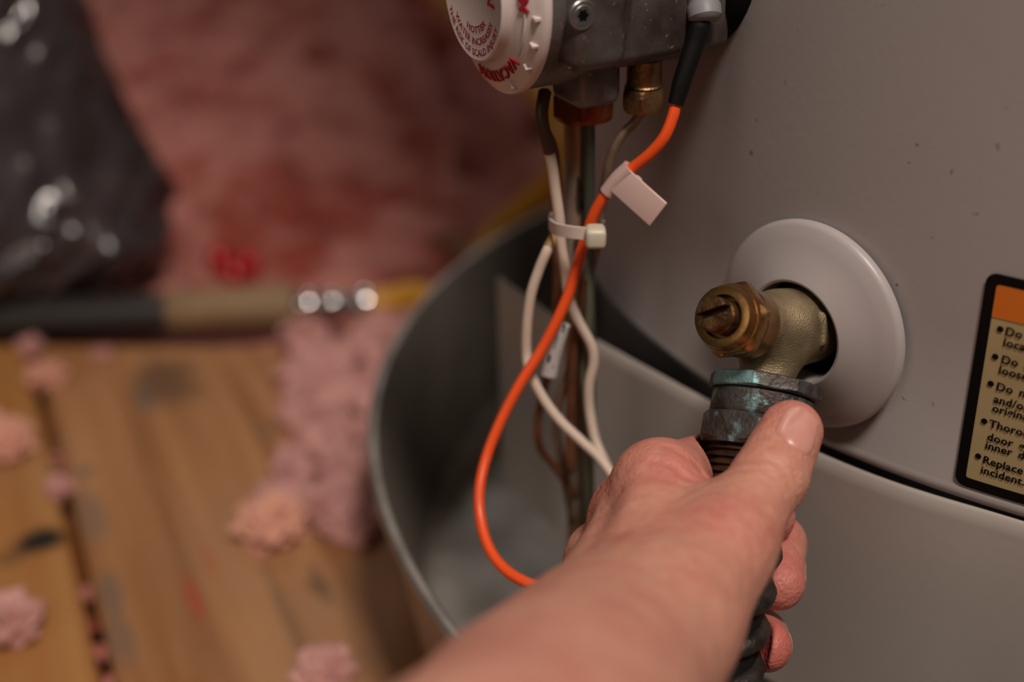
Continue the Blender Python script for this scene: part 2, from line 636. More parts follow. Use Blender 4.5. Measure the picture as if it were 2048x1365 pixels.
poly = [(590, 650), (700, 640), (830, 640), (790, 720), (752, 850), (750, 960), (745, 1075), (700, 1095), (655, 1040), (600, 1062), (520, 1040), (560, 970), (600, 860), (585, 750)]
mb = MB()
k = 0
while k < 140:
    x, y = rng.uniform(500, 850), rng.uniform(630, 1100)
    if not inpoly(x, y, poly):
        continue
    r = rng.uniform(0.016, 0.048)
    mb.add(*lump(on_z(x, y, FZ) + np.array([0, 0, r * 0.3]), r, k * 3.1, 2, rng.uniform(.5, 1.0), .8))
    k += 1
dr = build('insulation_drift', mb, M_tuft)
tag(dr, 'drift of loose pink insulation fluff lying between boards and metal pan', 'insulation', kind='stuff')
for (x, y, r, m, lab) in (
        (548, 1072, .062, M_tan_tuft, 'largest round tuft of tan pink insulation at the drift tip'),
        (690, 1062, .045, M_tuft, 'pink insulation tuft at the drift end beside the pan'),
        (95, 765, .040, M_tan_tuft, 'pink insulation tuft stuck over the board gap'),
        (205, 718, .022, M_tuft, 'tiny pale insulation tuft on the board below the black pipe'),
        (62, 702, .028, M_tuft, 'pale insulation tuft at the far end of the board gap'),
        (8, 905, .062, M_tan_tuft, 'salmon insulation tuft on the narrow board above the dark knot'),
        (18, 1265, .058, M_tuft, 'pink insulation tuft on the narrow board in the corner nearest the viewer'),
        (650, 1362, .045, M_tuft, 'pink insulation tuft on the wide board beside the wrist'),
        (120, 985, .026, M_tuft, 'small pink insulation tuft wedged in the board gap')):
    t = to_obj('insulation_tuft', *lump(on_z(x, y, FZ) + np.array([0, 0, r * .45]), r, x * .37, 4, .7, .5, 2.6), m)
    tag(t, lab, 'insulation tuft', 'loose tufts of insulation')
mb = MB()
for k in range(15):
    s = rng.uniform(0, 1)
    p = on_z(60 + 155 * s, 700 + 665 * s, FZ)
    if 1020 < 700 + 665 * s < 1130:
        continue
    mb.add(*lump(p + np.array([0, 0, -0.035]), rng.uniform(.012, .02), k * 1.7, 1, .8, .6))
g = build('gap_fluff', mb, M_pink)
tag(g, 'pinkish fluff and dust caught in the gap between two boards', 'fluff', kind='stuff')

# ------------------------------------------------------------------ water heater
heater = thing('water_heater', (0, 0, -0.58), 'large round grey enamelled water heater with a warning label standing in the pan', 'water heater')


def sheet(az0, az1, rows, n=120):       # rows: (radius, z) or functions; open sheet round the axis
    v, f = [], []
    for (r, z) in rows:
        for i in range(n):
            a = math.radians(az0 + (az1 - az0) * i / (n - 1))
            v.append((r * math.cos(a), r * math.sin(a), z))
    for k in range(len(rows) - 1):
        for i in range(n - 1):
            f.append((k * n + i, k * n + i + 1, (k + 1) * n + i + 1, (k + 1) * n + i))
    return v, f


prof = [(0.965, 0.004), (0.985, -0.004), (0.997, -0.001), (1.002, 0.004), (1.0028, 0.009), (1.0018, 0.014), (1.0, 0.0175), (1.0, 0.2), (1.0, 0.6), (1.0, 1.6), (1.0, 3.2), (0.9, 3.25)]
build('jacket', MB().add(*lathe(np.zeros(3), (0, 0, 1), prof, 200, cap0=False)), M_jacket, heater)
build('inner_shell', MB().add(*lathe(np.zeros(3), (0, 0, 1), [(0.975, 0.02), (0.97, -0.03), (0.955, -0.2), (0.955, -0.5), (0.97, -0.575)], 160)), M_shell, heater)

# warning label on the jacket
lab = build('warning_label', MB().add(*(lambda: ([], []))()) if False else MB().add(*sheet(-99.0, -74, [(1.0015, 0.03), (1.0015, 0.272)], 40)), M_paper, heater)
lab['label'] = 'yellowed warning label with black border and orange header'


def cylpt(az, z, r):
    a = math.radians(az)
    return np.array([r * math.cos(a), r * math.sin(a), z])


AZL, AZR, ZB, ZT = -99.54, -73.5, 0.0185, 0.277
def frame_ring():
    rc, wdt = 0.012, 0.0115
    def loop(ins, rc):
        wid = math.radians(AZR - AZL)
        x0, x1, z0, z1 = ins, wid - ins, ZB + ins, ZT - ins
        pts = []
        for cx, cz, a0 in ((x1 - rc, z0 + rc, -90), (x1 - rc, z1 - rc, 0), (x0 + rc, z1 - rc, 90), (x0 + rc, z0 + rc, 180)):
            for k in range(9):
                a = math.radians(a0 + 90 * k / 8)
                pts.append((cx + rc * math.cos(a), cz + rc * math.sin(a)))
        out = []                                          # densify so that it follows the curved jacket
        for i in range(len(pts)):
            (a, b), (c, d) = pts[i], pts[(i + 1) % len(pts)]
            n = max(1, int(math.hypot(c - a, d - b) / 0.02)) if True else 1
            out.append((a, b, n))
        return pts
    A, B = loop(0, rc), loop(wdt, 0.004)
    v, f = [], []
    M_ = 24
    n = len(A)
    seq = []
    for i in range(n):
        j = (i + 1) % n
        m = M_ if abs(A[i][0] - A[j][0]) > 0.1 else 1
        for k in range(m):
            t = k / m
            seq.append((tuple(A[i][q] * (1 - t) + A[j][q] * t for q in (0, 1)), tuple(B[i][q] * (1 - t) + B[j][q] * t for q in (0, 1))))
    for a, b in seq:
        for (x, z) in (a, b):
            v.append(cylpt(AZL + math.degrees(x), z, 1.0024))
    L_ = len(seq)
    for i in range(L_):
        j = (i + 1) % L_
        f.append((2 * i, 2 * j, 2 * j + 1, 2 * i + 1))
    return v, f


build('label_border', MB().add(*frame_ring()), M_ink_shade, lab)
hp = on_cyl(1984, 632)
hz0, hz1 = hp[2], on_cyl(1992, 567)[2]
haz = math.degrees(math.atan2(hp[1], hp[0]))
build('label_header', MB().add(*sheet(haz, -75, [(1.0022, hz0), (1.0022, hz1)], 30)), M_orangep, lab)


def text_cyl(mb, s, px, py, size, rr=1.0026, **k):        # baseline start at a pixel of the photo
    p = on_cyl(px, py)
    az, z = math.degrees(math.atan2(p[1], p[0])), p[2]
    v, f = glyphs(s, size, **k)
    mb.add([cylpt(az + math.degrees(x), z + y, rr) for x, y, _ in v], f)


mb = MB()
for s, x, y in (('Do not', 2011, 668), ('locate', 2007, 690), ('Do not', 2003, 724), ('loose', 1998, 745), ('Do not', 1993, 778), ('and/or', 1988, 803), ('original', 1985, 821),
                ('Thoroughly', 1979, 852), ('door gasket', 1975, 878), ('inner door', 1971, 895), ('Replace', 1966, 924), ('incident.', 1962, 944)):
    text_cyl(mb, s, x, y, 0.0132, spacing=1.04, word=1.6, offset=0.00028)
for x, y in ((2002, 657), (1992, 712), (1983, 766), (1970, 841), (1958, 911)):
    p = on_cyl(x, y)
    az, z = math.degrees(math.atan2(p[1], p[0])), p[2]
    mb.add([cylpt(az + math.degrees(.0034 * math.cos(a)), z + .0034 * math.sin(a), 1.0026) for a in np.linspace(0, 2 * math.pi, 16, False)], [tuple(range(16))])
build('label_lettering', mb, M_ink_shade, lab, smooth=False)

# access door: curved sheet, sprung open at its free end
dpx = [(990, 555), (1025, 580), (1060, 605), (1115, 645), (1155, 668), (1197, 690), (1280, 734), (1345, 770), (1413, 806), (1520, 860), (1622, 906), (1753, 960), (1900, 1007), (2048, 1049)]
dp = [on_z(x, y, -0.005) for x, y in dpx]
for az in (-88, -82, -75, -65, -55, -45):
    dp.append(np.array([1.015 * math.cos(math.radians(az)), 1.015 * math.sin(math.radians(az)), -0.005]))
dc = spline(dp, 6)
rad_ = np.hypot(dc[:, 0], dc[:, 1])
ang_ = np.arctan2(dc[:, 1], dc[:, 0])
kk = np.ones(7) / 7
rs = np.convolve(np.pad(rad_, 3, 'edge'), kk, 'valid')
dc[:, 0], dc[:, 1] = rs * np.cos(ang_), rs * np.sin(ang_)


def door():
    v, f = [], []
    T = np.gradient(dc, axis=0)
    T /= np.linalg.norm(T, axis=1)[:, None]
    Nn = np.stack([T[:, 1], -T[:, 0], 0 * T[:, 0]], 1)
    out = np.stack([np.cos(ang_), np.sin(ang_), 0 * ang_], 1)
    Nn *= np.sign((Nn * out).sum(1))[:, None]
    rows = [(-0.011, -0.004), (-0.008, 0.0), (-0.003, 0.002), (0.0, -0.002), (0.0, -0.02), (0.0, -0.16), (0.0, -0.30), (0.0, -0.372), (-0.004, -0.375), (-0.008, -0.372), (-0.008, -0.02), (-0.011, -0.004)]
    n = len(dc)
    for o_, z in rows:
        for i in range(n):
            p = dc[i] + Nn[i] * o_
            v.append((p[0], p[1], -0.005 + z))
    for k in range(len(rows) - 1):
        for i in range(n - 1):
            f.append((k * n + i, k * n + i + 1, (k + 1) * n + i + 1, (k + 1) * n + i))
    f.append(tuple(k * n for k in range(len(rows) - 1)))
    f.append(tuple(k * n + n - 1 for k in range(len(rows) - 1)))
    return v, f


dobj = to_obj('access_door', *door(), M_door)
tag(dobj, 'curved grey sheet metal access door sprung away from the bottom of the heater', 'door')

# galvanised drain pan
PC = np.array([0, -0.1, 0.0])
pan = to_obj('drain_pan', *lathe(PC, (0, 0, 1), [(0.0005, -0.578), (1.215, -0.578), (1.235, -0.572), (1.243, -0.556), (1.288, -0.262), (1.296, -0.250), (1.305, -0.249), (1.311, -0.255),
                                                 (1.311, -0.264), (1.303, -0.270), (1.297, -0.262), (1.256, -0.55), (1.245, -0.592), (0.0005, -0.592)], 180, cap0=False, cap1=False), M_galv)
tag(pan, 'round galvanised steel drain pan with rolled rim under the heater', 'pan')

# ------------------------------------------------------------------ escutcheon plate and drain valve
AN = math.radians(-110.8)
n_ = np.array([math.cos(AN), math.sin(AN), 0.0])
t_ = np.array([-n_[1], n_[0], 0.0])
z_ = np.array([0, 0, 1.0])
PLC = z_ * 0.153
pl = to_obj('escutcheon_plate', *lathe(PLC, n_, [(0.118, 0.999), (0.126, 1.002), (0.1268, 1.0075), (0.1255, 1.0115), (0.1215, 1.0145), (0.105, 1.0195), (0.085, 1.0270), (0.070, 1.0345), (0.0640, 1.0370),
                                                (0.0610, 1.0360), (0.0600, 1.0320), (0.0600, 1.004)], 120, cap0=False, cap1=False), M_plate)
tag(pl, 'round dished grey plastic cover plate around the brass drain valve', 'cover plate')
build('hole_shade_disc', MB().add(*lathe(PLC, n_, [(0.0005, 1.003), (0.066, 1.003), (0.066, 1.0045)], 48, cap0=False, cap1=False)), M_black, pl)['label'] = 'flat black disc painted as the shade inside the hole'  # jacket has no opening here; the black colour stands for the hole's shade


def camvec(x, ydown, toward):
    return nrm(RT * x - UP * ydown - FW * toward)


OUT = camvec(-0.19, 0.98, 0.16)          # outlet direction
STM = camvec(-0.62, -0.13, 0.77)          # stem direction
J = at(1548, 664, 1.468)                 # where inlet, outlet and stem meet


# ---- small signed-distance modeller, used for cast and living shapes
class SDF:
    def __init__(s, lo, hi, h):
        s.lo, s.h = np.asarray(lo, float), h
        s.n = np.ceil((np.asarray(hi) - s.lo) / h).astype(int) + 1
        s.ax = [s.lo[i] + h * np.arange(s.n[i]) for i in range(3)]

    def new(s):
        return np.full(tuple(s.n), 0.05, np.float32)

    def block(s, pts, m):
        a = np.maximum(((np.min(pts, 0) - m - s.lo) / s.h).astype(int), 0)
        b = np.minimum(((np.max(pts, 0) + m - s.lo) / s.h).astype(int) + 2, s.n)
        sl = tuple(slice(a[i], max(a[i], b[i])) for i in range(3))
        X = [s.ax[i][sl[i]].astype(np.float32).reshape([-1 if k == i else 1 for k in range(3)]) for i in range(3)]
        return sl, X

    @staticmethod
    def cap(X, a, b, ra, rb, flat=None):
        ab = b - a
        L2 = ab @ ab + 1e-12
        P = [X[i] - a[i] for i in range(3)]
        t = np.clip((P[0] * ab[0] + P[1] * ab[1] + P[2] * ab[2]) / L2, 0, 1)
        q = [P[i] - t * ab[i] for i in range(3)]
        if flat is not None:                              # (direction, factor): squeeze along a direction
            d, k = flat
            s = q[0] * d[0] + q[1] * d[1] + q[2] * d[2]
            q = [q[i] + d[i] * s * (1 / k - 1) for i in range(3)]
        return np.sqrt(q[0] ** 2 + q[1] ** 2 + q[2] ** 2) - (ra + (rb - ra) * t)

    def add(s, G, a, b, ra, rb=None, k=0.004, flat=None):
        a, b = np.asarray(a, float), np.asarray(b, float)
        rb = ra if rb is None else rb
        sl, X = s.block(np.array([a, b]), max(ra, rb) + 2.5 * k + 2 * s.h)
        if any(q.stop <= q.start for q in sl):
            return
        d = s.cap(X, a, b, ra, rb, flat)
        g = G[sl]
        hh = np.maximum(k - np.abs(g - d), 0) / k
        G[sl] = np.minimum(g, d) - hh * hh * k * 0.25

    def cut(s, G, a, b, ra, rb=None, k=0.002):
        a, b = np.asarray(a, float), np.asarray(b, float)
        rb = ra if rb is None else rb
        sl, X = s.block(np.array([a, b]), max(ra, rb) + 2.5 * k + 2 * s.h)
        d = -s.cap(X, a, b, ra, rb)
        g = G[sl]
        hh = np.maximum(k - np.abs(g - d), 0) / k
        G[sl] = np.maximum(g, d) + hh * hh * k * 0.25

    @staticmethod
    def merge(A, B, k):
        hh = np.maximum(k - np.abs(A - B), 0) / k
        return np.minimum(A, B) - hh * hh * k * 0.25

    def mesh(s, G, it=2):
        ins = G < 0
        n = G.shape
        c = ins[:-1, :-1, :-1].astype(np.int8)
        tot = np.zeros(tuple(q - 1 for q in n), np.int8)
        for dx in (0, 1):
            for dy in (0, 1):
                for dz in (0, 1):
                    tot += ins[dx:n[0] - 1 + dx, dy:n[1] - 1 + dy, dz:n[2] - 1 + dz]
        act = (tot > 0) & (tot < 8)
        ids = np.full(act.shape, -1, np.int64)
        I = np.argwhere(act)
        ids[act] = np.arange(len(I))
        acc = np.zeros((len(I), 3))
        cnt = np.zeros(len(I))
        cor = [(x, y, z) for x in (0, 1) for y in (0, 1) for z in (0, 1)]
        for p in cor:
            for a in range(3):
                if p[a] == 0:
                    q = list(p)
                    q[a] = 1
                    g0 = G[I[:, 0] + p[0], I[:, 1] + p[1], I[:, 2] + p[2]]
                    g1 = G[I[:, 0] + q[0], I[:, 1] + q[1], I[:, 2] + q[2]]
                    m = (g0 < 0) != (g1 < 0)
                    t = np.where(m, g0 / np.where(m, g0 - g1, 1), 0)
                    pos = np.tile(np.array(p, float), (len(I), 1))
                    pos[:, a] += t
                    acc[m] += pos[m]
                    cnt[m] += 1
        V = s.lo + s.h * (I + acc / cnt[:, None])
        Fc = []
        for a in range(3):
            b, c2 = (a + 1) % 3, (a + 2) % 3
            sl0 = [slice(None)] * 3
            sl1 = [slice(None)] * 3
            sl0[a], sl1[a] = slice(0, n[a] - 1), slice(1, n[a])
            m = ins[tuple(sl0)] != ins[tuple(sl1)]
            E = np.argwhere(m)
            E = E[(E[:, b] > 0) & (E[:, c2] > 0) & (E[:, b] < n[b] - 1) & (E[:, c2] < n[c2] - 1)]
            w = ins[E[:, 0], E[:, 1], E[:, 2]]
            q = []
            for db, dc_ in ((1, 1), (0, 1), (0, 0), (1, 0)):
                T = E.copy()
                T[:, b] -= db
                T[:, c2] -= dc_
                q.append(ids[T[:, 0], T[:, 1], T[:, 2]])
            q = np.stack(q, 1)
            q[~w] = q[~w][:, ::-1]
            Fc.append(q)
        Fc = np.vstack(Fc)
        for _ in range(it):                               # light smoothing of the lattice steps
            S = np.zeros_like(V)
            K = np.zeros(len(V))
            for k in range(4):
                i, j = Fc[:, k], Fc[:, (k + 1) % 4]
                np.add.at(S, i, V[j])
                np.add.at(K, i, 1)
            V = V * 0.5 + 0.5 * S / np.maximum(K, 1)[:, None]
        return V, Fc


def fast_obj(name, V, Fq, m, parent=None):
    base = ALL[parent.name] if parent else np.array([*(V.min(0) + V.max(0))[:2] / 2, V[:, 2].min()])
    me = bpy.data.meshes.new(name)
    me.vertices.add(len(V))
    me.vertices.foreach_set('co', (V - base).astype(np.float32).ravel())
    me.loops.add(len(Fq) * 4)
    me.loops.foreach_set('vertex_index', Fq.astype(np.int32).ravel())
    me.polygons.add(len(Fq))
    me.polygons.foreach_set('loop_start', np.arange(0, len(Fq) * 4, 4, dtype=np.int32))
    me.polygons.foreach_set('use_smooth', np.ones(len(Fq), bool))
    me.update(calc_edges=True)
    me.validate()
    me.materials.append(m)
    o = bpy.data.objects.new(name, me)
    SC.collection.objects.link(o)
    if parent:
        o.parent = parent
    else:
        o.location = base
    ALL[o.name] = base
    return o


valve = thing('drain_valve', J, 'brass boiler drain valve with slotted stem sticking out of the grey cover plate', 'valve')


def cast_body():
    Jm = wpt(J)
    s = SDF(Jm - 0.034, Jm + 0.034, 0.0006)
    G = s.new()
    mm = 0.001
    inl = nrm((PLC + n_ * 1.0) - J)                      # back into the hole
    s.add(G, Jm + inl * 4 * mm, Jm + inl * 17 * mm, 12.0 * mm, 12.6 * mm, 2 * mm)
    s.add(G, Jm + inl * 2 * mm, Jm + OUT * 2 * mm, 11.6 * mm, 9.8 * mm, 6 * mm)
    s.add(G, Jm, Jm + OUT * 15 * mm, 9.6 * mm, 8.6 * mm, 5 * mm)
    s.add(G, Jm, Jm + STM * 14 * mm, 10.6 * mm, 9.6 * mm, 4 * mm)
    # raised cast diamond on the side
    side = nrm(np.cross(OUT, inl))
    if side @ FW > 0:
        side = -side
    w = Jm + inl * 8 * mm + side * 12.4 * mm
    s.add(G, w - OUT * 4 * mm, w + OUT * 5 * mm + inl * 2 * mm, 1.3 * mm, 1.0 * mm, 1.2 * mm)
    return s.mesh(G)


build_v, build_f = cast_body()
fast_obj('valve_body', build_v, build_f, M_cast, valve)
r0 = 0.052
build('packing_nut', MB().add(*hexnut(J, STM, 0.0440, 0.0845, 0.1045, 0.16, ref=OUT, rot=0.22))
      .add(*lathe(J, STM, [(0.0385, 0.060), (0.039, 0.086)], 48))
      .add(*lathe(J, STM, [(0.0385, 0.1030), (0.0372, 0.1072), (0.0360, 0.1072), (0.0340, 0.1160), (0.0330, 0.1188), (0.0310, 0.1195), (0.0240, 0.1195), (0.0230, 0.117), (0.0230, 0.105)], 64, cap0=False, cap1=False)), M_nut, valve, auto=30)
# slotted stem: two half-round prongs
x_, y_, _d = basis(STM, OUT)
sa = 0.35
sx, sy = math.cos(sa) * x_ + math.sin(sa) * y_, -math.sin(sa) * x_ + math.cos(sa) * y_
mbs = MB().add(*lathe(J, STM, [(0.0195, 0.100), (0.0195, 0.1270), (0.0180, 0.1290)], 40))
for sg in (1, -1):
    pts = [(0.0188 * math.cos(a), 0.0188 * math.sin(a)) for a in np.linspace(0.24, math.pi - 0.24, 18)]
    v, f = [], []
    for h, sc_ in ((0.127, 1.0), (0.1410, 1.0), (0.1440, 0.88)):
        for (a, b) in pts:
            v.append(J + STM * h + sx * a * sc_ + sy * sg * b * sc_)
    L_ = len(pts)
    for k in range(2):
        for i in range(L_):
            j = (i + 1) % L_
            f.append((k * L_ + i, k * L_ + j, (k + 1) * L_ + j, (k + 1) * L_ + i))
    f += [tuple(range(L_)), tuple(range(2 * L_, 3 * L_))]
    mbs.add(v, f)
build('slotted_stem', mbs, M_stem, valve, auto=30)['label'] = 'dark tarnished slotted stem'

# ------------------------------------------------------------------ hose with coupling
HL = 3.4
hose = thing('garden_hose', J + OUT * 0.06, 'black hose with twisted wire guard and verdigris coupling screwed under the brass valve', 'hose')
build('coupling_ring', MB().add(*hexnut(J, OUT, 0.0648, 0.057, 0.0735, 0.08, rot=0.1, sides=8)), M_verdring, hose, auto=25)['label'] = 'turquoise stained upper ring'
build('coupling_collar', MB().add(*lathe(J, OUT, [(0.050, 0.068), (0.0535, 0.0735), (0.0565, 0.0765), (0.0570, 0.0990), (0.0555, 0.1015), (0.0535, 0.1015), (0.0535, 0.104)], 64)), M_verd, hose)
build('coupling_nut', MB().add(*hexnut(J, OUT, 0.0705, 0.1025, 0.1370, 0.10, rot=0.42)), M_verd, hose, auto=25)['label'] = 'hexagonal nut with flaking turquoise corrosion'
prof = [(0.050, 0.134)]
for k in range(6):
    h = 0.139 + k * 0.0085
    prof += [(0.0520, h), (0.0545, h + 0.0022), (0.0545, h + 0.0045), (0.0510, h + 0.0065)]
prof += [(0.045, 0.195)]
build('threaded_ferrule', MB().add(*lathe(J, OUT, prof, 64)), M_thread, hose, auto=60)['label'] = 'dark rusty ribbed ferrule'
hp_ = [J + OUT * 0.18, J + OUT * 0.28, J + OUT * 0.38, J + OUT * 0.48, J + OUT * 0.57 + n_ * 0.02, J + OUT * 0.66 + n_ * 0.10, J + OUT * 0.74 + n_ * 0.26, J + OUT * 0.80 + n_ * 0.46 - z_ * 0.04]
hp_ += [np.array([hp_[-1][0] + n_[0] * d, hp_[-1][1] + n_[1] * d, z]) for d, z in ((0.2, -0.52), (0.42, -0.55), (0.7, -0.55))]
hc = spline(hp_, 24)
build('hose_core', MB().add(*tube(hc, 0.036, 20, raw=True)), M_hose, hose)
# three strands twisted round the core
seg = np.linalg.norm(np.diff(hc, axis=0), axis=1)
S_ = np.concatenate([[0], np.cumsum(seg)])
Tg = np.gradient(hc, axis=0)
Tg /= np.linalg.norm(Tg, axis=1)[:, None]
for k in range(3):
    P = []
    for s in np.arange(0.0, S_[-1], 0.0035):
        p = np.array([np.interp(s, S_, hc[:, i]) for i in range(3)])
        tg = nrm([np.interp(s, S_, Tg[:, i]) for i in range(3)])
        a_, b_, _q = basis(tg, FW)
        th = 2 * math.pi * (s / 0.125 + k / 3.0)
        P.append(p + 0.0375 * (math.cos(th) * a_ + math.sin(th) * b_))
    build('guard_strand', MB().add(*tube(P, 0.0105, 10, raw=True)), M_coil, hose)

# ------------------------------------------------------------------ gas control valve
GA = math.radians(-124.4)
ga = np.array([math.cos(GA), math.sin(GA), 0.0])
gt = np.array([-ga[1], ga[0], 0.0])
KZ = 0.527


def gp(rho, tau, z):
    return ga * rho + gt * tau + np.array([0, 0, z])


gas = thing('gas_control_valve', gp(1.1, 0, 0.44), 'cast metal gas control valve with a round cream dial on the heater side', 'gas valve')
KC = z_ * KZ
mbk = MB().add(*lathe(KC, ga, [(0.1105, 1.150), (0.1105, 1.240), (0.108, 1.2465)], 72))
build('valve_head', mbk, M_alu, gas)
mbx = MB().add(*rbox(gp(1.082, 0.0, 0.57), (ga, gt, z_), (0.150, 0.190, 0.240), 0.012, 4))
mbx.add(*rbox(gp(1.082, 0.0, 0.455), (ga, gt, z_), (0.135, 0.150, 0.030), 0.008, 3))
build('valve_box', mbx, M_alu, gas)
bz = MB()
bz.add(*rbox(gp(1.194, 0.078, 0.555), (ga, gt, z_), (0.074, 0.088, 0.200), 0.018, 5))
bz.add(*rbox(gp(1.160, 0.03, 0.425), (ga, gt, z_), (0.060, 0.070, 0.060), 0.014, 4))
build('screw_boss', bz, M_alu, gas)


def gpx(px, py, tau):                                     # pixel on a plane at offset tau along the tangent
    d = ray((px, py))
    s = (tau - CO @ gt) / (d @ gt)
    return CO + d * s


sc_c = gpx(1164, 30, 0.1222)
scr = build('screw_head', MB().add(*lathe(sc_c, gt, [(0.0005, 0.001), (0.0042, 0.0005), (0.0048, 0.0022), (0.0100, 0.0026), (0.0110, 0.0018), (0.0125, 0.0016), (0.0145, 0.0022), (0.0158, 0.0012), (0.0160, -0.003)], 40, cap0=False, cap1=False)), M_steel, gas)
scr['label'] = 'star drive screw head'
star = [((0.0072 if k % 2 == 0 else 0.0046) * math.cos(math.pi * k / 6), (0.0072 if k % 2 == 0 else 0.0046) * math.sin(math.pi * k / 6)) for k in range(12)]
build('star_shade', MB().add([sc_c + gt * 0.0029 + ga * a + z_ * b for a, b in star], [tuple(range(12))]), M_ink_shade, scr, smooth=False)  # flat black star, its colour stands for the shade in the drive recess
build('mounting_flange', MB().add(*lathe(KC + z_ * 0.02, ga, [(0.118, 0.985), (0.118, 1.012), (0.110, 1.018), (0.10, 1.018)], 64)), M_black, gas)['label'] = 'black gasket ring against the heater'
bot = gpx(1167, 205, 0.0)
bx = z_ * -1
build('pipe_nut', MB().add(*hexnut(np.array([bot[0], bot[1], 0]), z_, 0.040, bot[2] - 0.018, bot[2] + 0.016, 0.12, rot=0.4)).add(*lathe(np.array([bot[0], bot[1], 0]), z_, [(0.026, bot[2]), (0.026, bot[2] + 0.06)], 32)), M_rednut, gas, auto=25)['label'] = 'reddish brass hex nut under the valve'
ft = gpx(1288, 170, 0.052)
f0 = np.array([ft[0], ft[1], 0])
build('compression_fitting', MB().add(*lathe(f0, z_, [(0.018, ft[2] + 0.034), (0.0205, ft[2] + 0.030), (0.0205, ft[2] + 0.002), (0.022, ft[2] + 0.0)], 40)).add(*hexnut(f0, z_, 0.0265, ft[2] - 0.030, ft[2] - 0.002, 0.16, rot=0.3)), M_brassfit, gas, auto=25)['label'] = 'stained brass compression fitting'

# temperature dial
dial = build('temperature_dial', MB().add(*lathe(KC, ga, [(0.0005, 1.2850), (0.0695, 1.2850), (0.0706, 1.2857), (0.0718, 1.2858), (0.0728, 1.2850), (0.0734, 1.2835), (0.0752, 1.2760), (0.0772, 1.2735), (0.0800, 1.2722), (0.0990, 1.2655),
                                                       (0.1000, 1.2642), (0.1060, 1.2612), (0.1105, 1.2578), (0.1132, 1.2552), (0.1140, 1.2520), (0.1138, 1.2490), (0.1125, 1.2470), (0.100, 1.2460)], 140, cap0=False)), M_cream, gas, auto=50)


def dial_face(rr):                                        # height of the dial ring at radius rr
    return np.interp(rr, [0.0, 0.0695, 0.0765, 0.08, 0.099, 0.106, 0.1105], [1.2850, 1.2850, 1.2740, 1.2722, 1.2655, 1.2612, 1.2578])


def dang(px, py, rho):
    d = ray((px, py))
    s = (rho - CO @ ga) / (d @ ga)
    p = CO + d * s - KC
    return math.degrees(math.atan2(p[2], p @ gt)), math.hypot(p[2], p @ gt)


def arc_text(mb, txt, r, size, a0, a1, ccw, lift, ext=0.0, bold=0.0):
    v, f = glyphs(txt, size, ext, offset=bold)
    w = v[:, 0].max() - v[:, 0].min()
    x0 = v[:, 0].min()
    for p in v:
        s = (p[0] - x0) / w
        a = math.radians(a0 + (a1 - a0) * s)
        rr = r + (-p[1] if ccw else p[1])                 # ccw text has its tops towards the centre
        h = dial_face(rr) + lift + p[2]
        mb.v.append(tuple(KC + ga * h + rr * (math.cos(a) * gt + math.sin(a) * z_)))
    n0 = len(mb.v) - len(v)
    mb.f += [tuple(i + n0 for i in q) for q in f]


DA = {k: dang(*p, 1.285) for k, p in dict(h0=(938, 27), h1=(975, 55), w0=(925, 10), w1=(988, 55), t0=(912, 5), t1=(999, 62), hb=(965, 62), wb=(967, 90), tb=(968, 117), n0=(990, 10)).items()}
mb = MB()
arc_text(mb, 'HOTTER', 0.0425, 0.0105, DA['h0'][0] - 360 if DA['h0'][0] > 0 else DA['h0'][0], DA['h1'][0], True, 0.0004, 0.0, 0.00028)
arc_text(mb, 'WATER INCREASES', 0.0550, 0.0105, DA['w0'][0] - 360 if DA['w0'][0] > 0 else DA['w0'][0], DA['w1'][0], True, 0.0004, 0.0, 0.00028)
arc_text(mb, 'THE RISK OF SCALD INJURY', 0.0672, 0.0105, DA['t0'][0] - 360 if DA['t0'][0] > 0 else DA['t0'][0], DA['t1'][0], True, 0.0004, 0.0, 0.00028)
arc_text(mb, 'CAUTION', 0.038, 0.024, 172, -8, False, 0.0004, 0.0, 0.0005)
build('dial_print', mb, M_red, dial, smooth=False)['label'] = 'red printed scald warning lettering'
V0, V1 = dang(1041, 127, 1.267), dang(966, 150, 1.267)
mb = MB()
arc_text(mb, 'VACATION', 0.0850, 0.0175, V0[0] - 1, V1[0] - 2, False, 0.0012, 0.0011, 0.0002)
V2 = dang(1043, 5, 1.267)
arc_text(mb, 'WARM', 0.0850, 0.0180, V2[0] + 34, V2[0] - 5, False, 0.0012, 0.0011, 0.0002)
build('raised_lettering', mb, M_red, dial, smooth=False)['label'] = 'raised red lettering on the dial ring'
for px, py in ((1073, 45), (1070, 107), (1055, 155), (1022, 185)):
    a, r = dang(px, py, 1.267)
    a = math.radians(a)
    er, et = math.cos(a) * gt + math.sin(a) * z_, -math.sin(a) * gt + math.cos(a) * z_
    build('dial_mark', MB().add(*rbox(KC + er * 0.1055 + ga * dial_face(0.1055), (er, et, ga), (0.0085, 0.0050, 0.0090), 0.0012, 3)), M_cream, dial)
a0, a1 = dang(1045, 25, 1.267)[0], dang(1040, 116, 1.267)[0]
P = [KC + ga * (dial_face(0.0925) + 0.0006) + 0.0925 * (math.cos(math.radians(a)) * gt + math.sin(math.radians(a)) * z_) for a in np.linspace(a0, a1, 24)]
build('dial_arc', MB().add(*tube(P, [0.0016, 0.0016, 0.0012, 0.0004], 8, raw=True)), M_cream, dial)

# ------------------------------------------------------------------ tubes and wires under the valve
bx0, by0 = bot[0], bot[1]


def drop(dx, z):                                          # a point beside the gas tube, dx along the tangent
    return np.array([bx0, by0, z]) + gt * dx


def pipe_depth(y):                                        # depth of the tube bundle at a picture height
    return np.interp(y, [230, 600, 980, 1200], [1.536, 1.646, 1.765, 1.83])


def wl(pts, off=0.0):
    return [at(x, y, pipe_depth(y) + (o[0] if o else off)) for x, y, *o in pts]


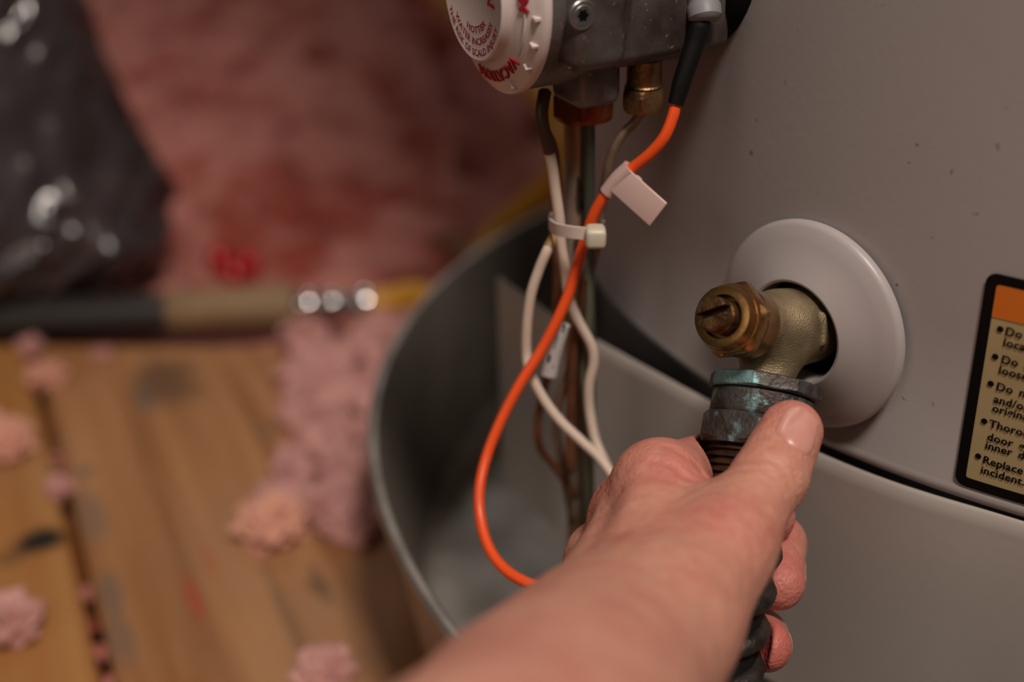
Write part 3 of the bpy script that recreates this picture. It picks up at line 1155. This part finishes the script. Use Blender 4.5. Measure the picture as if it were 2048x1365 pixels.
gtube = to_obj('gas_tube', *tube([drop(-0.014, bot[2] - 0.01), drop(-0.014, 0.25), drop(-0.013, 0.12), drop(-0.008, -0.1), drop(0.0, -0.3), drop(0.02, -0.42) - ga * 0.03, drop(0.05, -0.5) - ga * 0.1], 0.0172, 16), M_gaspipe)
tag(gtube, 'rust stained metal gas tube dropping from the nut under the gas valve', 'tube')
t2 = to_obj('support_tube', *tube([drop(0.013, bot[2] - 0.01), drop(0.014, 0.25), drop(0.020, 0.0), drop(0.024, -0.2), drop(0.06, -0.36) - ga * .02, drop(0.08, -0.47) - ga * 0.06], 0.0072, 12), M_olive)
tag(t2, 'thin dark olive tube running down right beside the rust stained gas tube', 'tube')
pt = to_obj('pilot_tube', *tube([ft - z_ * 0.028] + wl([(1268, 246, -.02), (1243, 272, -.02), (1225, 305, -.02), (1214, 350, -.02), (1203, 420, -.005), (1192, 500, -.01), (1176, 570, -.015), (1158, 660, -.015), (1140, 740, -.02), (1120, 795, -.02), (1114, 860, -.01), (1128, 950, -.01), (1150, 1060, 0.02)]), 0.0058, 10), M_pilot)
tag(pt, 'thin dull metal pilot tube curving down left from the compression fitting', 'tube')
ct = to_obj('thermocouple_lead', *tube(wl([(1090, 178, -.02), (1085, 215, -.02), (1090, 255, -.03), (1104, 285, -.03), (1110, 320, -.02), (1108, 380, -.01), (1110, 440, 0), (1114, 520, 0), (1113, 600, 0), (1108, 680, 0.0), (1090, 770, -.01), (1076, 840, -.02), (1080, 895, -.02), (1110, 935, -.02), (1150, 990, 0)]), 0.0054, 10), M_copper)
tag(ct, 'brown copper lead hanging left of the gas tube and hooking right at the bottom', 'wire')
rod = to_obj('copper_probe', *tube(wl([(1168, 560, -.03), (1150, 690, -.035), (1144, 760, -.035), (1142, 850, -.035), (1142, 930, -.035), (1142, 946, -.035)]), [0.0045, 0.0058, 0.0072, 0.0072, 0.0072, 0.004], 10), M_copper)
tag(rod, 'short copper probe with rounded end hanging inside the wire bundle', 'probe')
gw = to_obj('green_tube', *tube(wl([(1160, 470, -.015), (1176, 600, -.025), (1168, 740, -.03), (1170, 840, -.03), (1174, 930, -.03), (1176, 1040, -.02)]), 0.0062, 10), mat('grey_green_tube', (0.15, 0.15, 0.10, 1), 0.45, 0.3))
tag(gw, 'greyish green tube hanging straight down in the wire bundle', 'tube')
# white wires
wa = to_obj('cream_wire', *tube(wl([(1094, 285, -.05), (1104, 330, -.05), (1112, 390, -.05), (1119, 440, -.05), (1122, 490, -.05), (1131, 545, -.05), (1138, 595, -.05), (1158, 645, -.05), (1182, 690, -.05), (1187, 725, -.05), (1178, 770, -.05), (1179, 820, -.05), (1190, 880, -.06), (1212, 930, -.08), (1240, 985, -.10)]), 0.0066, 10), M_white)
tag(wa, 'cream wire kinking right of the orange wire under the cable tie', 'wire', 'cream wires')
build('brown_sleeve', MB().add(*tube(wl([(1090, 182, -.045), (1084, 220, -.045), (1086, 250, -.048), (1096, 290, -.05), (1100, 305, -.05)]), 0.0078, 10)), M_brownw, wa)['label'] = 'dark brown sleeve at the top'
wb_ = to_obj('cream_wire', *tube(wl([(1113, 455, -.03), (1107, 480, -.05), (1095, 500, -.06), (1078, 540, -.06), (1062, 590, -.06), (1054, 650, -.06), (1053, 705, -.06), (1060, 745, -.07), (1085, 795, -.08), (1120, 842, -.09), (1165, 885, -.10), (1200, 918, -.11), (1235, 965, -.13)]), 0.0064, 10), M_white)
tag(wb_, 'cream wire looping out left of the orange wire below the cable tie', 'wire', 'cream wires')
build('tan_end', MB().add(*tube(wl([(1112, 462, -.035), (1106, 480, -.051), (1097, 496, -.06)]), 0.0070, 10)), M_tanw, wb_)['label'] = 'tan heat-shrink end'
# ignition wire
OW = [(1352, 205, 1.452), (1345, 235, 1.455), (1328, 275, 1.462), (1300, 308, 1.475), (1268, 334, 1.49), (1240, 355, 1.50), (1213, 387, 1.512), (1190, 425, 1.528), (1170, 480, 1.548), (1155, 530, 1.56), (1138, 585, 1.57), (1112, 645, 1.58), (1080, 705, 1.59),
      (1042, 765, 1.595), (1005, 835, 1.60), (976, 905, 1.60), (960, 970, 1.59), (960, 1030, 1.58), (975, 1090, 1.56), (1005, 1135, 1.54), (1050, 1165, 1.52), (1110, 1185, 1.50)]
ow = to_obj('ignition_wire', *tube([at(*p) for p in OW], 0.0068, 12), M_orange)
tag(ow, 'bright orange ignition wire sweeping from the black boot down into a wide loop', 'wire')
build('rubber_boot', MB().add(*tube([at(1402, 28, 1.432), at(1398, 55, 1.434), at(1390, 85, 1.437), at(1375, 130, 1.442), at(1362, 170, 1.447), at(1351, 209, 1.452)], [0.0115, 0.0125, 0.0110, 0.0108, 0.0105, 0.0090], 16)), M_boot, ow)['label'] = 'black rubber boot'
pc = at(1407, 10, 1.43)
build('spark_connector', MB().add(*lathe(pc, camvec(.12, 1, .1), [(0.010, -0.075), (0.0185, -0.072), (0.0190, -0.006), (0.0178, -0.004), (0.0178, 0.000), (0.0190, 0.002), (0.0185, 0.014), (0.0150, 0.018), (0.010, 0.020)], 32)), M_grey, ow)['label'] = 'grey plastic connector'
# nylon clip on the ignition wire
cdir = nrm(at(1317, 430, 1.478) - at(1231, 353, 1.497))
wdir = nrm(at(1213, 387, 1.512) - at(1262, 338, 1.492))
cn = nrm(np.cross(cdir, wdir))
wdir2 = nrm(np.cross(cn, cdir))
cl = thing('wire_clip', at(1270, 385, 1.49), 'milky white nylon flag clip folded round the orange wire', 'clip')
build('clip_blade', MB().add(*rbox(at(1276, 393, 1.486), (cdir, wdir2, cn), (0.066, 0.0345, 0.0045), 0.0018, 3)), M_clip, cl)
cyl_ = MB().add(*tube([at(1214, 386, 1.512), at(1238, 358, 1.501), at(1262, 337, 1.492)], [0.0095, 0.0105, 0.0110], 20))
cyl_.add(*rbox(at(1262, 352, 1.497), (cdir, wdir2, cn), (0.028, 0.012, 0.0035), 0.0014, 3))
build('clip_collar', cyl_, M_clip, cl)
# cable tie
tie = thing('cable_tie', at(1165, 462, 1.55), 'white nylon cable tie cinched round the tubes and wires', 'cable tie')
tp = [at(1108, 432, 1.60), at(1100, 446, 1.565), at(1112, 458, 1.53), at(1140, 464, 1.512), at(1168, 467, 1.51), at(1190, 470, 1.52)]
tp += [at(1206, 462, 1.56), at(1200, 445, 1.615), at(1160, 428, 1.64), at(1122, 424, 1.625), at(1108, 432, 1.60)]
tc_ = spline(tp, 6)
v, f = [], []
for i, p in enumerate(tc_):
    T = nrm(tc_[min(i + 1, len(tc_) - 1)] - tc_[max(i - 1, 0)])
    s = nrm(np.cross(T, z_))
    for a, b in ((-.0016, -.0075), (.0016, -.0075), (.0016, .0075), (-.0016, .0075)):
        v.append(p + s * a + z_ * b)
for i in range(len(tc_) - 1):
    for k in range(4):
        j = (k + 1) % 4
        f.append((i * 4 + k, i * 4 + j, i * 4 + 4 + j, i * 4 + 4 + k))
to_obj('tie_strap', v, f, mat('tie_nylon', (0.60, 0.51, 0.46, 1), 0.38, sss=0.2), tie, auto=60)
build('tie_head', MB().add(*rbox(at(1191, 473, 1.508), basis(nrm(RT), z_)[::-1], (0.024, 0.0245, 0.027), 0.006, 4)), M_tie, tie)['label'] = 'yellowed locking head'
# white paper tag with black marks round the lead
tg = thing('wire_tag', at(1105, 705, 1.66), 'small white tag with black print wrapped round the lead behind the orange wire', 'tag')
tgp = [at(1124, 648, 1.605), at(1117, 672, 1.61), at(1105, 715, 1.62), at(1098, 750, 1.628)]
build('tag_sleeve', MB().add(*tube(tgp, 0.0105, 14)), mat('white_tape', (0.50, 0.47, 0.46, 1), 0.5), tg)
mk = MB()
tcv = spline(tgp, 8)
for i, (a, b, side) in enumerate(((1, 6, .5), (8, 13, -.1), (15, 18, -.6), (19, 21, .3))):
    mk.add(*tube(tcv[a:b + 1] - FW * 0.0088 + RT * 0.006 * side, 0.0022, 6, raw=True))
build('tag_print', mk, M_ink_shade, tg)

# ------------------------------------------------------------------ things lying behind the boards
PZ = FZ + 0.045


def pp(x, y, dz=0.0):
    return on_z(x, y, PZ + dz)


pa_, pb_, pc_, pd_ = pp(-90, 642), pp(345, 636), pp(590, 618), pp(748, 606)
pipe = thing('floor_pipe', (pa_ + pd_) / 2 - z_ * 0.05, 'black pipe with tan sleeve and chrome end lying along the end of the boards', 'pipe')
u = nrm(pd_ - pa_)
build('pipe_barrel', MB().add(*lathe(pa_, u, [(0.045, 0), (0.048, 0.005), (0.048, np.linalg.norm(pb_ - pa_))], 32)), M_pipeblk, pipe)
L1, L2, L3 = [float(np.linalg.norm(q - pa_)) for q in (pb_, pc_, pd_)]
build('pipe_sleeve', MB().add(*lathe(pa_, u, [(0.045, L1 - 0.02), (0.054, L1 - 0.01), (0.054, L2 - 0.015), (0.050, L2), (0.03, L2)], 32)), M_tan, pipe)['label'] = 'tan sleeve'
d3 = L3 - L2
build('chrome_fitting', MB().add(*lathe(pa_, u, [(0.024, L2 - 0.01), (0.037, L2 + 0.005), (0.039, L2 + 0.03), (0.037, L2 + d3 * .26), (0.028, L2 + d3 * .32), (0.036, L2 + d3 * .38), (0.039, L2 + d3 * .46), (0.036, L2 + d3 * .56), (0.026, L2 + d3 * .62),
                                                  (0.026, L2 + d3 * .74), (0.038, L2 + d3 * .78), (0.042, L2 + d3 * .86), (0.038, L2 + d3 * .96), (0.025, L3)], 40)), M_chrome, pipe)['label'] = 'shiny chrome fitting'
yh = to_obj('yellow_hose', *tube([pp(742, 606), pp(775, 603), pp(830, 592), on_z(885, 602, -.56), on_z(945, 545, -.56), on_z(1000, 460, -.50), on_z(1052, 412, -.44), on_z(1098, 374, -.38), on_z(1125, 315, -.30), on_z(1118, 255, -.25),
                                  on_z(1085, 190, -.2), on_z(1010, 100, -.22), on_z(895, 5, -.3), on_z(840, -60, -.33)], 0.036, 16), M_yellow)
tag(yh, 'yellow coated hose curving from the chrome fitting round behind the pan', 'hose')
cp = on_z(468, 545, FZ + 0.03)
cap_ = thing('red_cap', cp, 'small red plastic winged cap lying on pink insulation behind the tan sleeve', 'cap')
cu = np.array([0, 0, 1.0])
build('cap_base', MB().add(*lathe(cp + z_ * 0.0, z_, [(0.030, -0.02), (0.034, -0.015), (0.034, 0.012), (0.026, 0.022), (0.012, 0.024)], 24)), M_redcap, cap_)
for s in (1, -1):
    build('cap_wing', MB().add(*lump(cp + RT * 0.038 * s + UP * (0.03 if s < 0 else 0.018), 0.034, 3.0 + s, 3, 1.3, 0.12, 1.0)), M_redcap, cap_)


def bag():
    c = at(-25, 360, 3.40)
    nu, nv = 170, 150
    v, f = [], []
    for j in range(nv):
        ph = math.pi * (j + 0.5) / nv - math.pi / 2
        for i in range(nu):
            th = 2 * math.pi * i / nu
            x, y, zz = math.cos(ph) * math.cos(th), math.cos(ph) * math.sin(th), math.sin(ph)
            sq = lambda q, e: math.copysign(abs(q) ** e, q)
            x, y, zz = sq(x, .8), sq(y, .8), sq(zz, .62)
            low = max(0.0, min(1.0, (0.25 - zz) / 0.6))
            w = 0.96 - 0.13 * zz + 0.15 * math.exp(-((zz + 0.42) / 0.22) ** 2)
            q = Vector((x * 1.6, y * 1.6, zz * 2.2))
            dg_ = Vector((x * 1.2 + zz * 1.0, y * 1.3, zz * 2.6 - x * 1.2))       # creases run slantwise
            fold = 0.0
            for s_, a_ in ((1.1, .09), (2.6, .085), (5.5, .045), (9.0, .018)):
                fold += a_ * (1 - 2 * abs(noise.noise(Vector((dg_.x * s_ * .55, dg_.y * s_, dg_.z * s_)) + Vector((3.1, 1.7, s_)))) ** 0.8)
            k_ = 1 + fold * (0.35 + 1.0 * low)
            p = c + RT * x * 0.34 * w * k_ + np.array([FW[0], FW[1], 0]) * y * 0.34 * w * k_ + z_ * (zz * 0.62 * (1 + fold * .3) + 0.19)
            v.append(p)
    for j in range(nv - 1):
        for i in range(nu):
            k = (i + 1) % nu
            f.append((j * nu + i, j * nu + k, (j + 1) * nu + k, (j + 1) * nu + i))
    f += [tuple(range(nu)), tuple(range((nv - 1) * nu, nv * nu))]
    return v, f


bg_ = to_obj('plastic_bag', *bag(), M_bag, auto=75)
tag(bg_, 'crumpled shiny dark plastic bag standing on the insulation behind the black pipe', 'bag')

# ------------------------------------------------------------------ person: left hand and forearm holding the hose
SM = bpy.data.materials.new('skin')
SM.use_nodes = True


def skin():
    nt = SM.node_tree
    N, L = nt.nodes, nt.links
    b = N['Principled BSDF']
    at_ = N.new('ShaderNodeAttribute')
    at_.attribute_name = 'blush'
    tc = N.new('ShaderNodeTexCoord')

    def ns(sc, d=4):
        t = N.new('ShaderNodeTexNoise')
        t.inputs['Scale'].default_value = sc
        t.inputs['Detail'].default_value = d
        L.new(tc.outputs['Object'], t.inputs['Vector'])
        return t.outputs['Fac']
    mr = N.new('ShaderNodeMapRange')
    mr.inputs['From Min'].default_value = 0.45
    mr.inputs['From Max'].default_value = 0.72
    mr.inputs['To Max'].default_value = 0.8
    L.new(ns(48), mr.inputs['Value'])
    m2 = N.new('ShaderNodeMix')
    m2.data_type = 'RGBA'
    m2.inputs['A'].default_value = (0.56, 0.265, 0.19, 1)
    m2.inputs['B'].default_value = (0.48, 0.165, 0.13, 1)
    L.new(mr.outputs['Result'], m2.inputs['Factor'])
    mr2 = N.new('ShaderNodeMapRange')
    mr2.inputs['From Min'].default_value = 0.5
    mr2.inputs['From Max'].default_value = 0.75
    mr2.inputs['To Max'].default_value = 0.5
    L.new(ns(240, 2), mr2.inputs['Value'])
    m3 = N.new('ShaderNodeMix')
    m3.data_type = 'RGBA'
    L.new(m2.outputs['Result'], m3.inputs['A'])
    m3.inputs['B'].default_value = (0.62, 0.33, 0.23, 1)
    L.new(mr2.outputs['Result'], m3.inputs['Factor'])
    mx = N.new('ShaderNodeMix')
    mx.data_type = 'RGBA'
    L.new(m3.outputs['Result'], mx.inputs['A'])
    mx.inputs['B'].default_value = (0.50, 0.095, 0.09, 1)
    L.new(at_.outputs['Fac'], mx.inputs['Factor'])
    L.new(mx.outputs['Result'], b.inputs['Base Color'])
    b.inputs['Roughness'].default_value = 0.5
    b.inputs['Specular IOR Level'].default_value = 0.38
    b.inputs['Subsurface Weight'].default_value = 0.25
    b.inputs['Subsurface Radius'].default_value = (1.0, 0.35, 0.2)
    b.inputs['Subsurface Scale'].default_value = 0.003
    vo = N.new('ShaderNodeTexVoronoi')
    vo.inputs['Scale'].default_value = 900
    L.new(tc.outputs['Object'], vo.inputs['Vector'])
    b1 = N.new('ShaderNodeBump')
    b1.inputs['Strength'].default_value = 0.5
    b1.inputs['Distance'].default_value = 0.0004
    L.new(vo.outputs['Distance'], b1.inputs['Height'])
    b2 = N.new('ShaderNodeBump')
    b2.inputs['Strength'].default_value = 0.9
    b2.inputs['Distance'].default_value = 0.0012
    L.new(ns(160, 5), b2.inputs['Height'])
    L.new(b1.outputs['Normal'], b2.inputs['Normal'])
    L.new(b2.outputs['Normal'], b.inputs['Normal'])


skin()
M_nail = mat('nail', (0.58, 0.27, 0.22, 1), 0.36, coat=0.12, sss=0.3, c2=(0.62, 0.32, 0.27, 1), scale=90)


def mp_(px, py, dm):                                       # picture point at a depth in metres -> world metres
    return wpt(at(px, py, dm / R))


mm = 0.001
T_tip, T_ip, T_mcp, T_cmc = mp_(1583, 864, .3835), mp_(1540, 955, .3745), mp_(1456, 1084, .356), mp_(1315, 1262, .330)
I_m, I_p, I_d, I_t = mp_(1318, 966, .386), mp_(1440, 918, .4265), mp_(1522, 985, .4305), mp_(1541, 1036, .418)
M_m, M_p, M_d, M_t = mp_(1268, 1036, .398), mp_(1380, 1020, .436), mp_(1553, 1088, .4315), mp_(1556, 1168, .4130)
R_m, R_p, R_d, R_t = mp_(1208, 1120, .410), mp_(1350, 1180, .440), mp_(1518, 1274, .4235), mp_(1531, 1293, .4000)
P_m, P_p, P_d, P_t = mp_(1200, 1205, .412), mp_(1330, 1300, .436), mp_(1455, 1400, .421), mp_(1482, 1432, .403)
W_c, A_c = mp_(1205, 1325, .325), mp_(985, 1700, .240)
W_r, W_u = mp_(1262, 1310, .322), mp_(1185, 1275, .338)


def hand():
    pts = np.array([T_tip, T_cmc, M_p, M_d, R_d, P_t, P_m, A_c, W_c, I_m, A_c + (A_c - W_c) * 1.1])
    s = SDF(pts.min(0) - 0.045, pts.max(0) + 0.045, 0.0009)
    G = s.new()                                            # palm, wrist, forearm
    add = s.add
    add(G, W_c, A_c, 24 * mm, 33 * mm, 8 * mm)
    A2 = A_c + (A_c - W_c) * 1.1
    add(G, A_c, A2, 33 * mm, 43 * mm, 8 * mm)
    add(G, W_r, mp_(1080, 1570, .262), 18 * mm, 26 * mm, 14 * mm)
    add(G, W_u, mp_(1030, 1490, .28), 15 * mm, 21 * mm, 14 * mm)
    add(G, mp_(1262, 1215, .338), I_m, 14.5 * mm, 9.6 * mm, 7 * mm)
    add(G, mp_(1215, 1230, .345), M_m, 15.0 * mm, 10.0 * mm, 6 * mm)
    add(G, mp_(1205, 1250, .352), R_m, 16.0 * mm, 11.0 * mm, 10 * mm)
    add(G, mp_(1210, 1290, .355), P_m, 15.0 * mm, 10.5 * mm, 10 * mm)
    add(G, T_cmc, T_mcp, 16.0 * mm, 11.2 * mm, 8 * mm)    # thenar
    add(G, W_r, T_cmc, 18 * mm, 16 * mm, 12 * mm)
    add(G, mp_(1385, 1130, .362), mp_(1330, 1230, .342), 13 * mm, 17 * mm, 14 * mm)  # first web muscle
    add(G, mp_(1400, 1050, .372), mp_(1345, 1020, .380), 9.5 * mm, 10.5 * mm, 12 * mm)   # web skin
    add(G, mp_(1365, 1215, .345), mp_(1400, 1150, .354), 12 * mm, 12 * mm, 10 * mm)
    add(G, mp_(1315, 1030, .383), mp_(1292, 1005, .392), 11.5 * mm, 11.5 * mm, 10 * mm)
    add(G, I_m, I_m, 11.4 * mm, 11.4 * mm, 6 * mm)
    add(G, M_m, M_m, 11.8 * mm, 11.8 * mm, 6 * mm)
    # extensor tendons and a vein, low ridges on the back of the hand
    add(G, mp_(1225, 1140, .3400), mp_(1297, 965, .3755), 2.4 * mm, 2.4 * mm, 5 * mm)
    add(G, mp_(1150, 1170, .338), mp_(1228, 1010, .389), 2.6 * mm, 2.4 * mm, 6 * mm)
    T = s.new()                                            # thumb
    add(T, T_mcp, T_ip, 11.6 * mm, 10.6 * mm, 3 * mm)
    add(T, T_ip, T_tip, 10.6 * mm, 8.6 * mm, 3 * mm)
    add(T, T_ip + (T_tip - T_ip) * .55 + FW * 1.6 * mm, T_tip + FW * 1.2 * mm, 9.2 * mm, 8.2 * mm, 4 * mm)
    Fg = s.new()
    for (m, p, d, t, r) in ((I_m, I_p, I_d, I_t, 9.6), (M_m, M_p, M_d, M_t, 10.2), (R_m, R_p, R_d, R_t, 9.8), (P_m, P_p, P_d, P_t, 8.0)):
        Q = s.new()
        add(Q, m, p, (r + 1.3) * mm, r * mm, 3 * mm)
        add(Q, p, d, r * mm, (r - .9) * mm, 3 * mm)
        add(Q, d, t, (r - .9) * mm, (r - 1.7) * mm, 3 * mm)
        Fg = s.merge(Fg, Q, 0.0018)
    G = s.merge(G, Fg, 0.007)
    G = s.merge(G, T, 0.009)
    # skin folds: narrow grooves across the thumb joint and knuckles
    X = [s.ax[i].astype(np.float32).reshape([-1 if k == i else 1 for k in range(3)]) for i in range(3)]

    def grooves(c, d, offs, rad, depth, sig, bend=0.0, side=None):
        c = np.asarray(c)
        sl, B = s.block(np.array([c]), rad)
        q = [B[i] - c[i] for i in range(3)]
        al = q[0] * d[0] + q[1] * d[1] + q[2] * d[2]
        r2 = q[0] ** 2 + q[1] ** 2 + q[2] ** 2
        sd = 0 if side is None else q[0] * side[0] + q[1] * side[1] + q[2] * side[2]
        al = al + bend * sd * sd * 30 + 0.0006 * np.sin(sd * 900.0 + al * 200)
        win = np.clip(1.2 - r2 / rad ** 2 * 1.2, 0, 1)
        for o_, w_ in offs:
            G[sl] += (depth * w_ * win * np.exp(-((al - o_) / sig) ** 2)).astype(np.float32)
    td = nrm(T_tip - T_ip)
    side = nrm(np.cross(td, FW))
    grooves(T_ip - FW * 9 * mm, td, [(-.005, .7), (-.0012, 1), (.0028, .9)], 0.014, 0.0010, 0.0010, 0.6, side)
    tm = nrm(T_ip - T_mcp)
    grooves(T_mcp - FW * 10 * mm, tm, [(-.006, .5), (-.001, .7), (.005, .6)], 0.015, 0.0007, 0.0012, 0.5, nrm(np.cross(tm, FW)))
    im = nrm(I_p - I_m)
    grooves(I_m - FW * 9 * mm + RT * 3 * mm, im, [(-.009, .6), (-.003, 1), (.005, .9)], 0.018, 0.0009, 0.0013, 0.9, nrm(np.cross(im, FW)))
    # nail bed hollow
    cN = T_tip - FW * 8.6 * mm + RT * 3.0 * mm
    # the hose and its coupling press into the hand
    Jw = wpt(J)
    s.cut(G, Jw + OUT * 0.145 * R, Jw + OUT * 0.56 * R, 0.0498 * R, None, 0.0012)
    s.cut(G, Jw + OUT * 0.062 * R, Jw + OUT * 0.136 * R, 0.0655 * R, None, 0.001)
    s.G = G
    return s, G


hs, HG = hand()
HV, HF = hs.mesh(HG, 2)
person = fast_obj('person', HV, HF, SM)
tag(person, "person's bare left hand and forearm gripping the hose, thumb on its coupling", 'person')
# redness of the skin over pads, knuckles and folds (a property of the skin itself)
bl = np.zeros(len(HV))
for c, r, a in ((T_tip, .013, .40), (M_t, .012, .85), (R_t, .012, 1.0), (I_m, .020, .45), (I_p, .016, .35), (M_m, .018, .35), (mp_(1440, 1080, .345), .012, .28), (mp_(1300, 900, .40), .02, .4), (M_d, .010, .25), (I_t, .012, .7), (T_ip, .009, .12)):
    d2 = ((HV - c) ** 2).sum(1)
    bl = np.maximum(bl, a * np.exp(-d2 / (r * r)))
att = person.data.attributes.new('blush', 'FLOAT', 'POINT')
att.data.foreach_set('value', bl.astype(np.float32))


def sdf_at(p):
    q = (p - hs.lo) / hs.h
    i = np.clip(q.astype(int), 0, hs.n - 2)
    fr = q - i
    g = 0
    for dx in (0, 1):
        for dy in (0, 1):
            for dz in (0, 1):
                w = (fr[0] if dx else 1 - fr[0]) * (fr[1] if dy else 1 - fr[1]) * (fr[2] if dz else 1 - fr[2])
                g += w * HG[i[0] + dx, i[1] + dy, i[2] + dz]
    return g


def nail(c, along, out, L_, Wd, lift=0.0006):
    along = nrm(along - out * (along @ out))
    sd = nrm(np.cross(out, along))
    nu, nv = 15, 17
    v, f = [], []
    for j in range(nv):
        b = -1 + 2 * j / (nv - 1)
        for i in range(nu):
            a = -1 + 2 * i / (nu - 1)
            e = (abs(a) ** 3.2 + abs(b) ** 3.2) ** (1 / 3.2)
            m_ = max(abs(a), abs(b), 1e-6)
            a2, b2 = a * m_ / max(e, 1e-6), b * m_ / max(e, 1e-6)
            pf = c + sd * a2 * Wd / 2 + along * b2 * L_ / 2
            p = pf + out * 0.006
            for _ in range(40):
                g = sdf_at(p)
                p = p - out * max(min(g, 0.0015), -0.0015) * 0.9
                if abs(g) < 2e-5:
                    break
            dev = (p - pf) @ out
            p = pf + out * max(-0.0035, min(0.0035, dev))
            edge = max(abs(a), abs(b) if b < 0 else 0)
            p = p + out * (lift - 0.0011 * max(0, edge - 0.8) / 0.2)
            v.append(p)
    for j in range(nv - 1):
        for i in range(nu - 1):
            f.append((j * nu + i, j * nu + i + 1, (j + 1) * nu + i + 1, (j + 1) * nu + i))
    n = len(v)
    v += [p - out * 0.0012 for p in v]
    f += [tuple(q + n for q in reversed(fa)) for fa in f]
    rim = [i for i in range(nu)] + [k * nu + nu - 1 for k in range(1, nv)] + [(nv - 1) * nu + i for i in range(nu - 2, -1, -1)] + [k * nu for k in range(nv - 2, 0, -1)]
    for i in range(len(rim)):
        a, b = rim[i], rim[(i + 1) % len(rim)]
        f.append((a, b, b + n, a + n))
    return v, f


tn_out = nrm(-FW * 0.86 + RT * 0.50 + UP * 0.10)
tn_c = mp_(1611, 864, .372)
to_obj('thumbnail', *nail(tn_c, nrm(T_tip - T_ip), tn_out, 0.0140, 0.0118), M_nail, person, metres=True, auto=60)
for c, d, t in ((M_t, M_d, M_t), (R_t, R_d, R_t)):
    o_ = nrm(RT * 0.9 + FW * 0.45)
    try:
        to_obj('fingernail', *nail(t + o_ * 0.008 - (t - d) * .1, t - d, o_, 0.009, 0.0095, 0.0004), M_nail, person, metres=True, auto=60)
    except Exception:
        pass
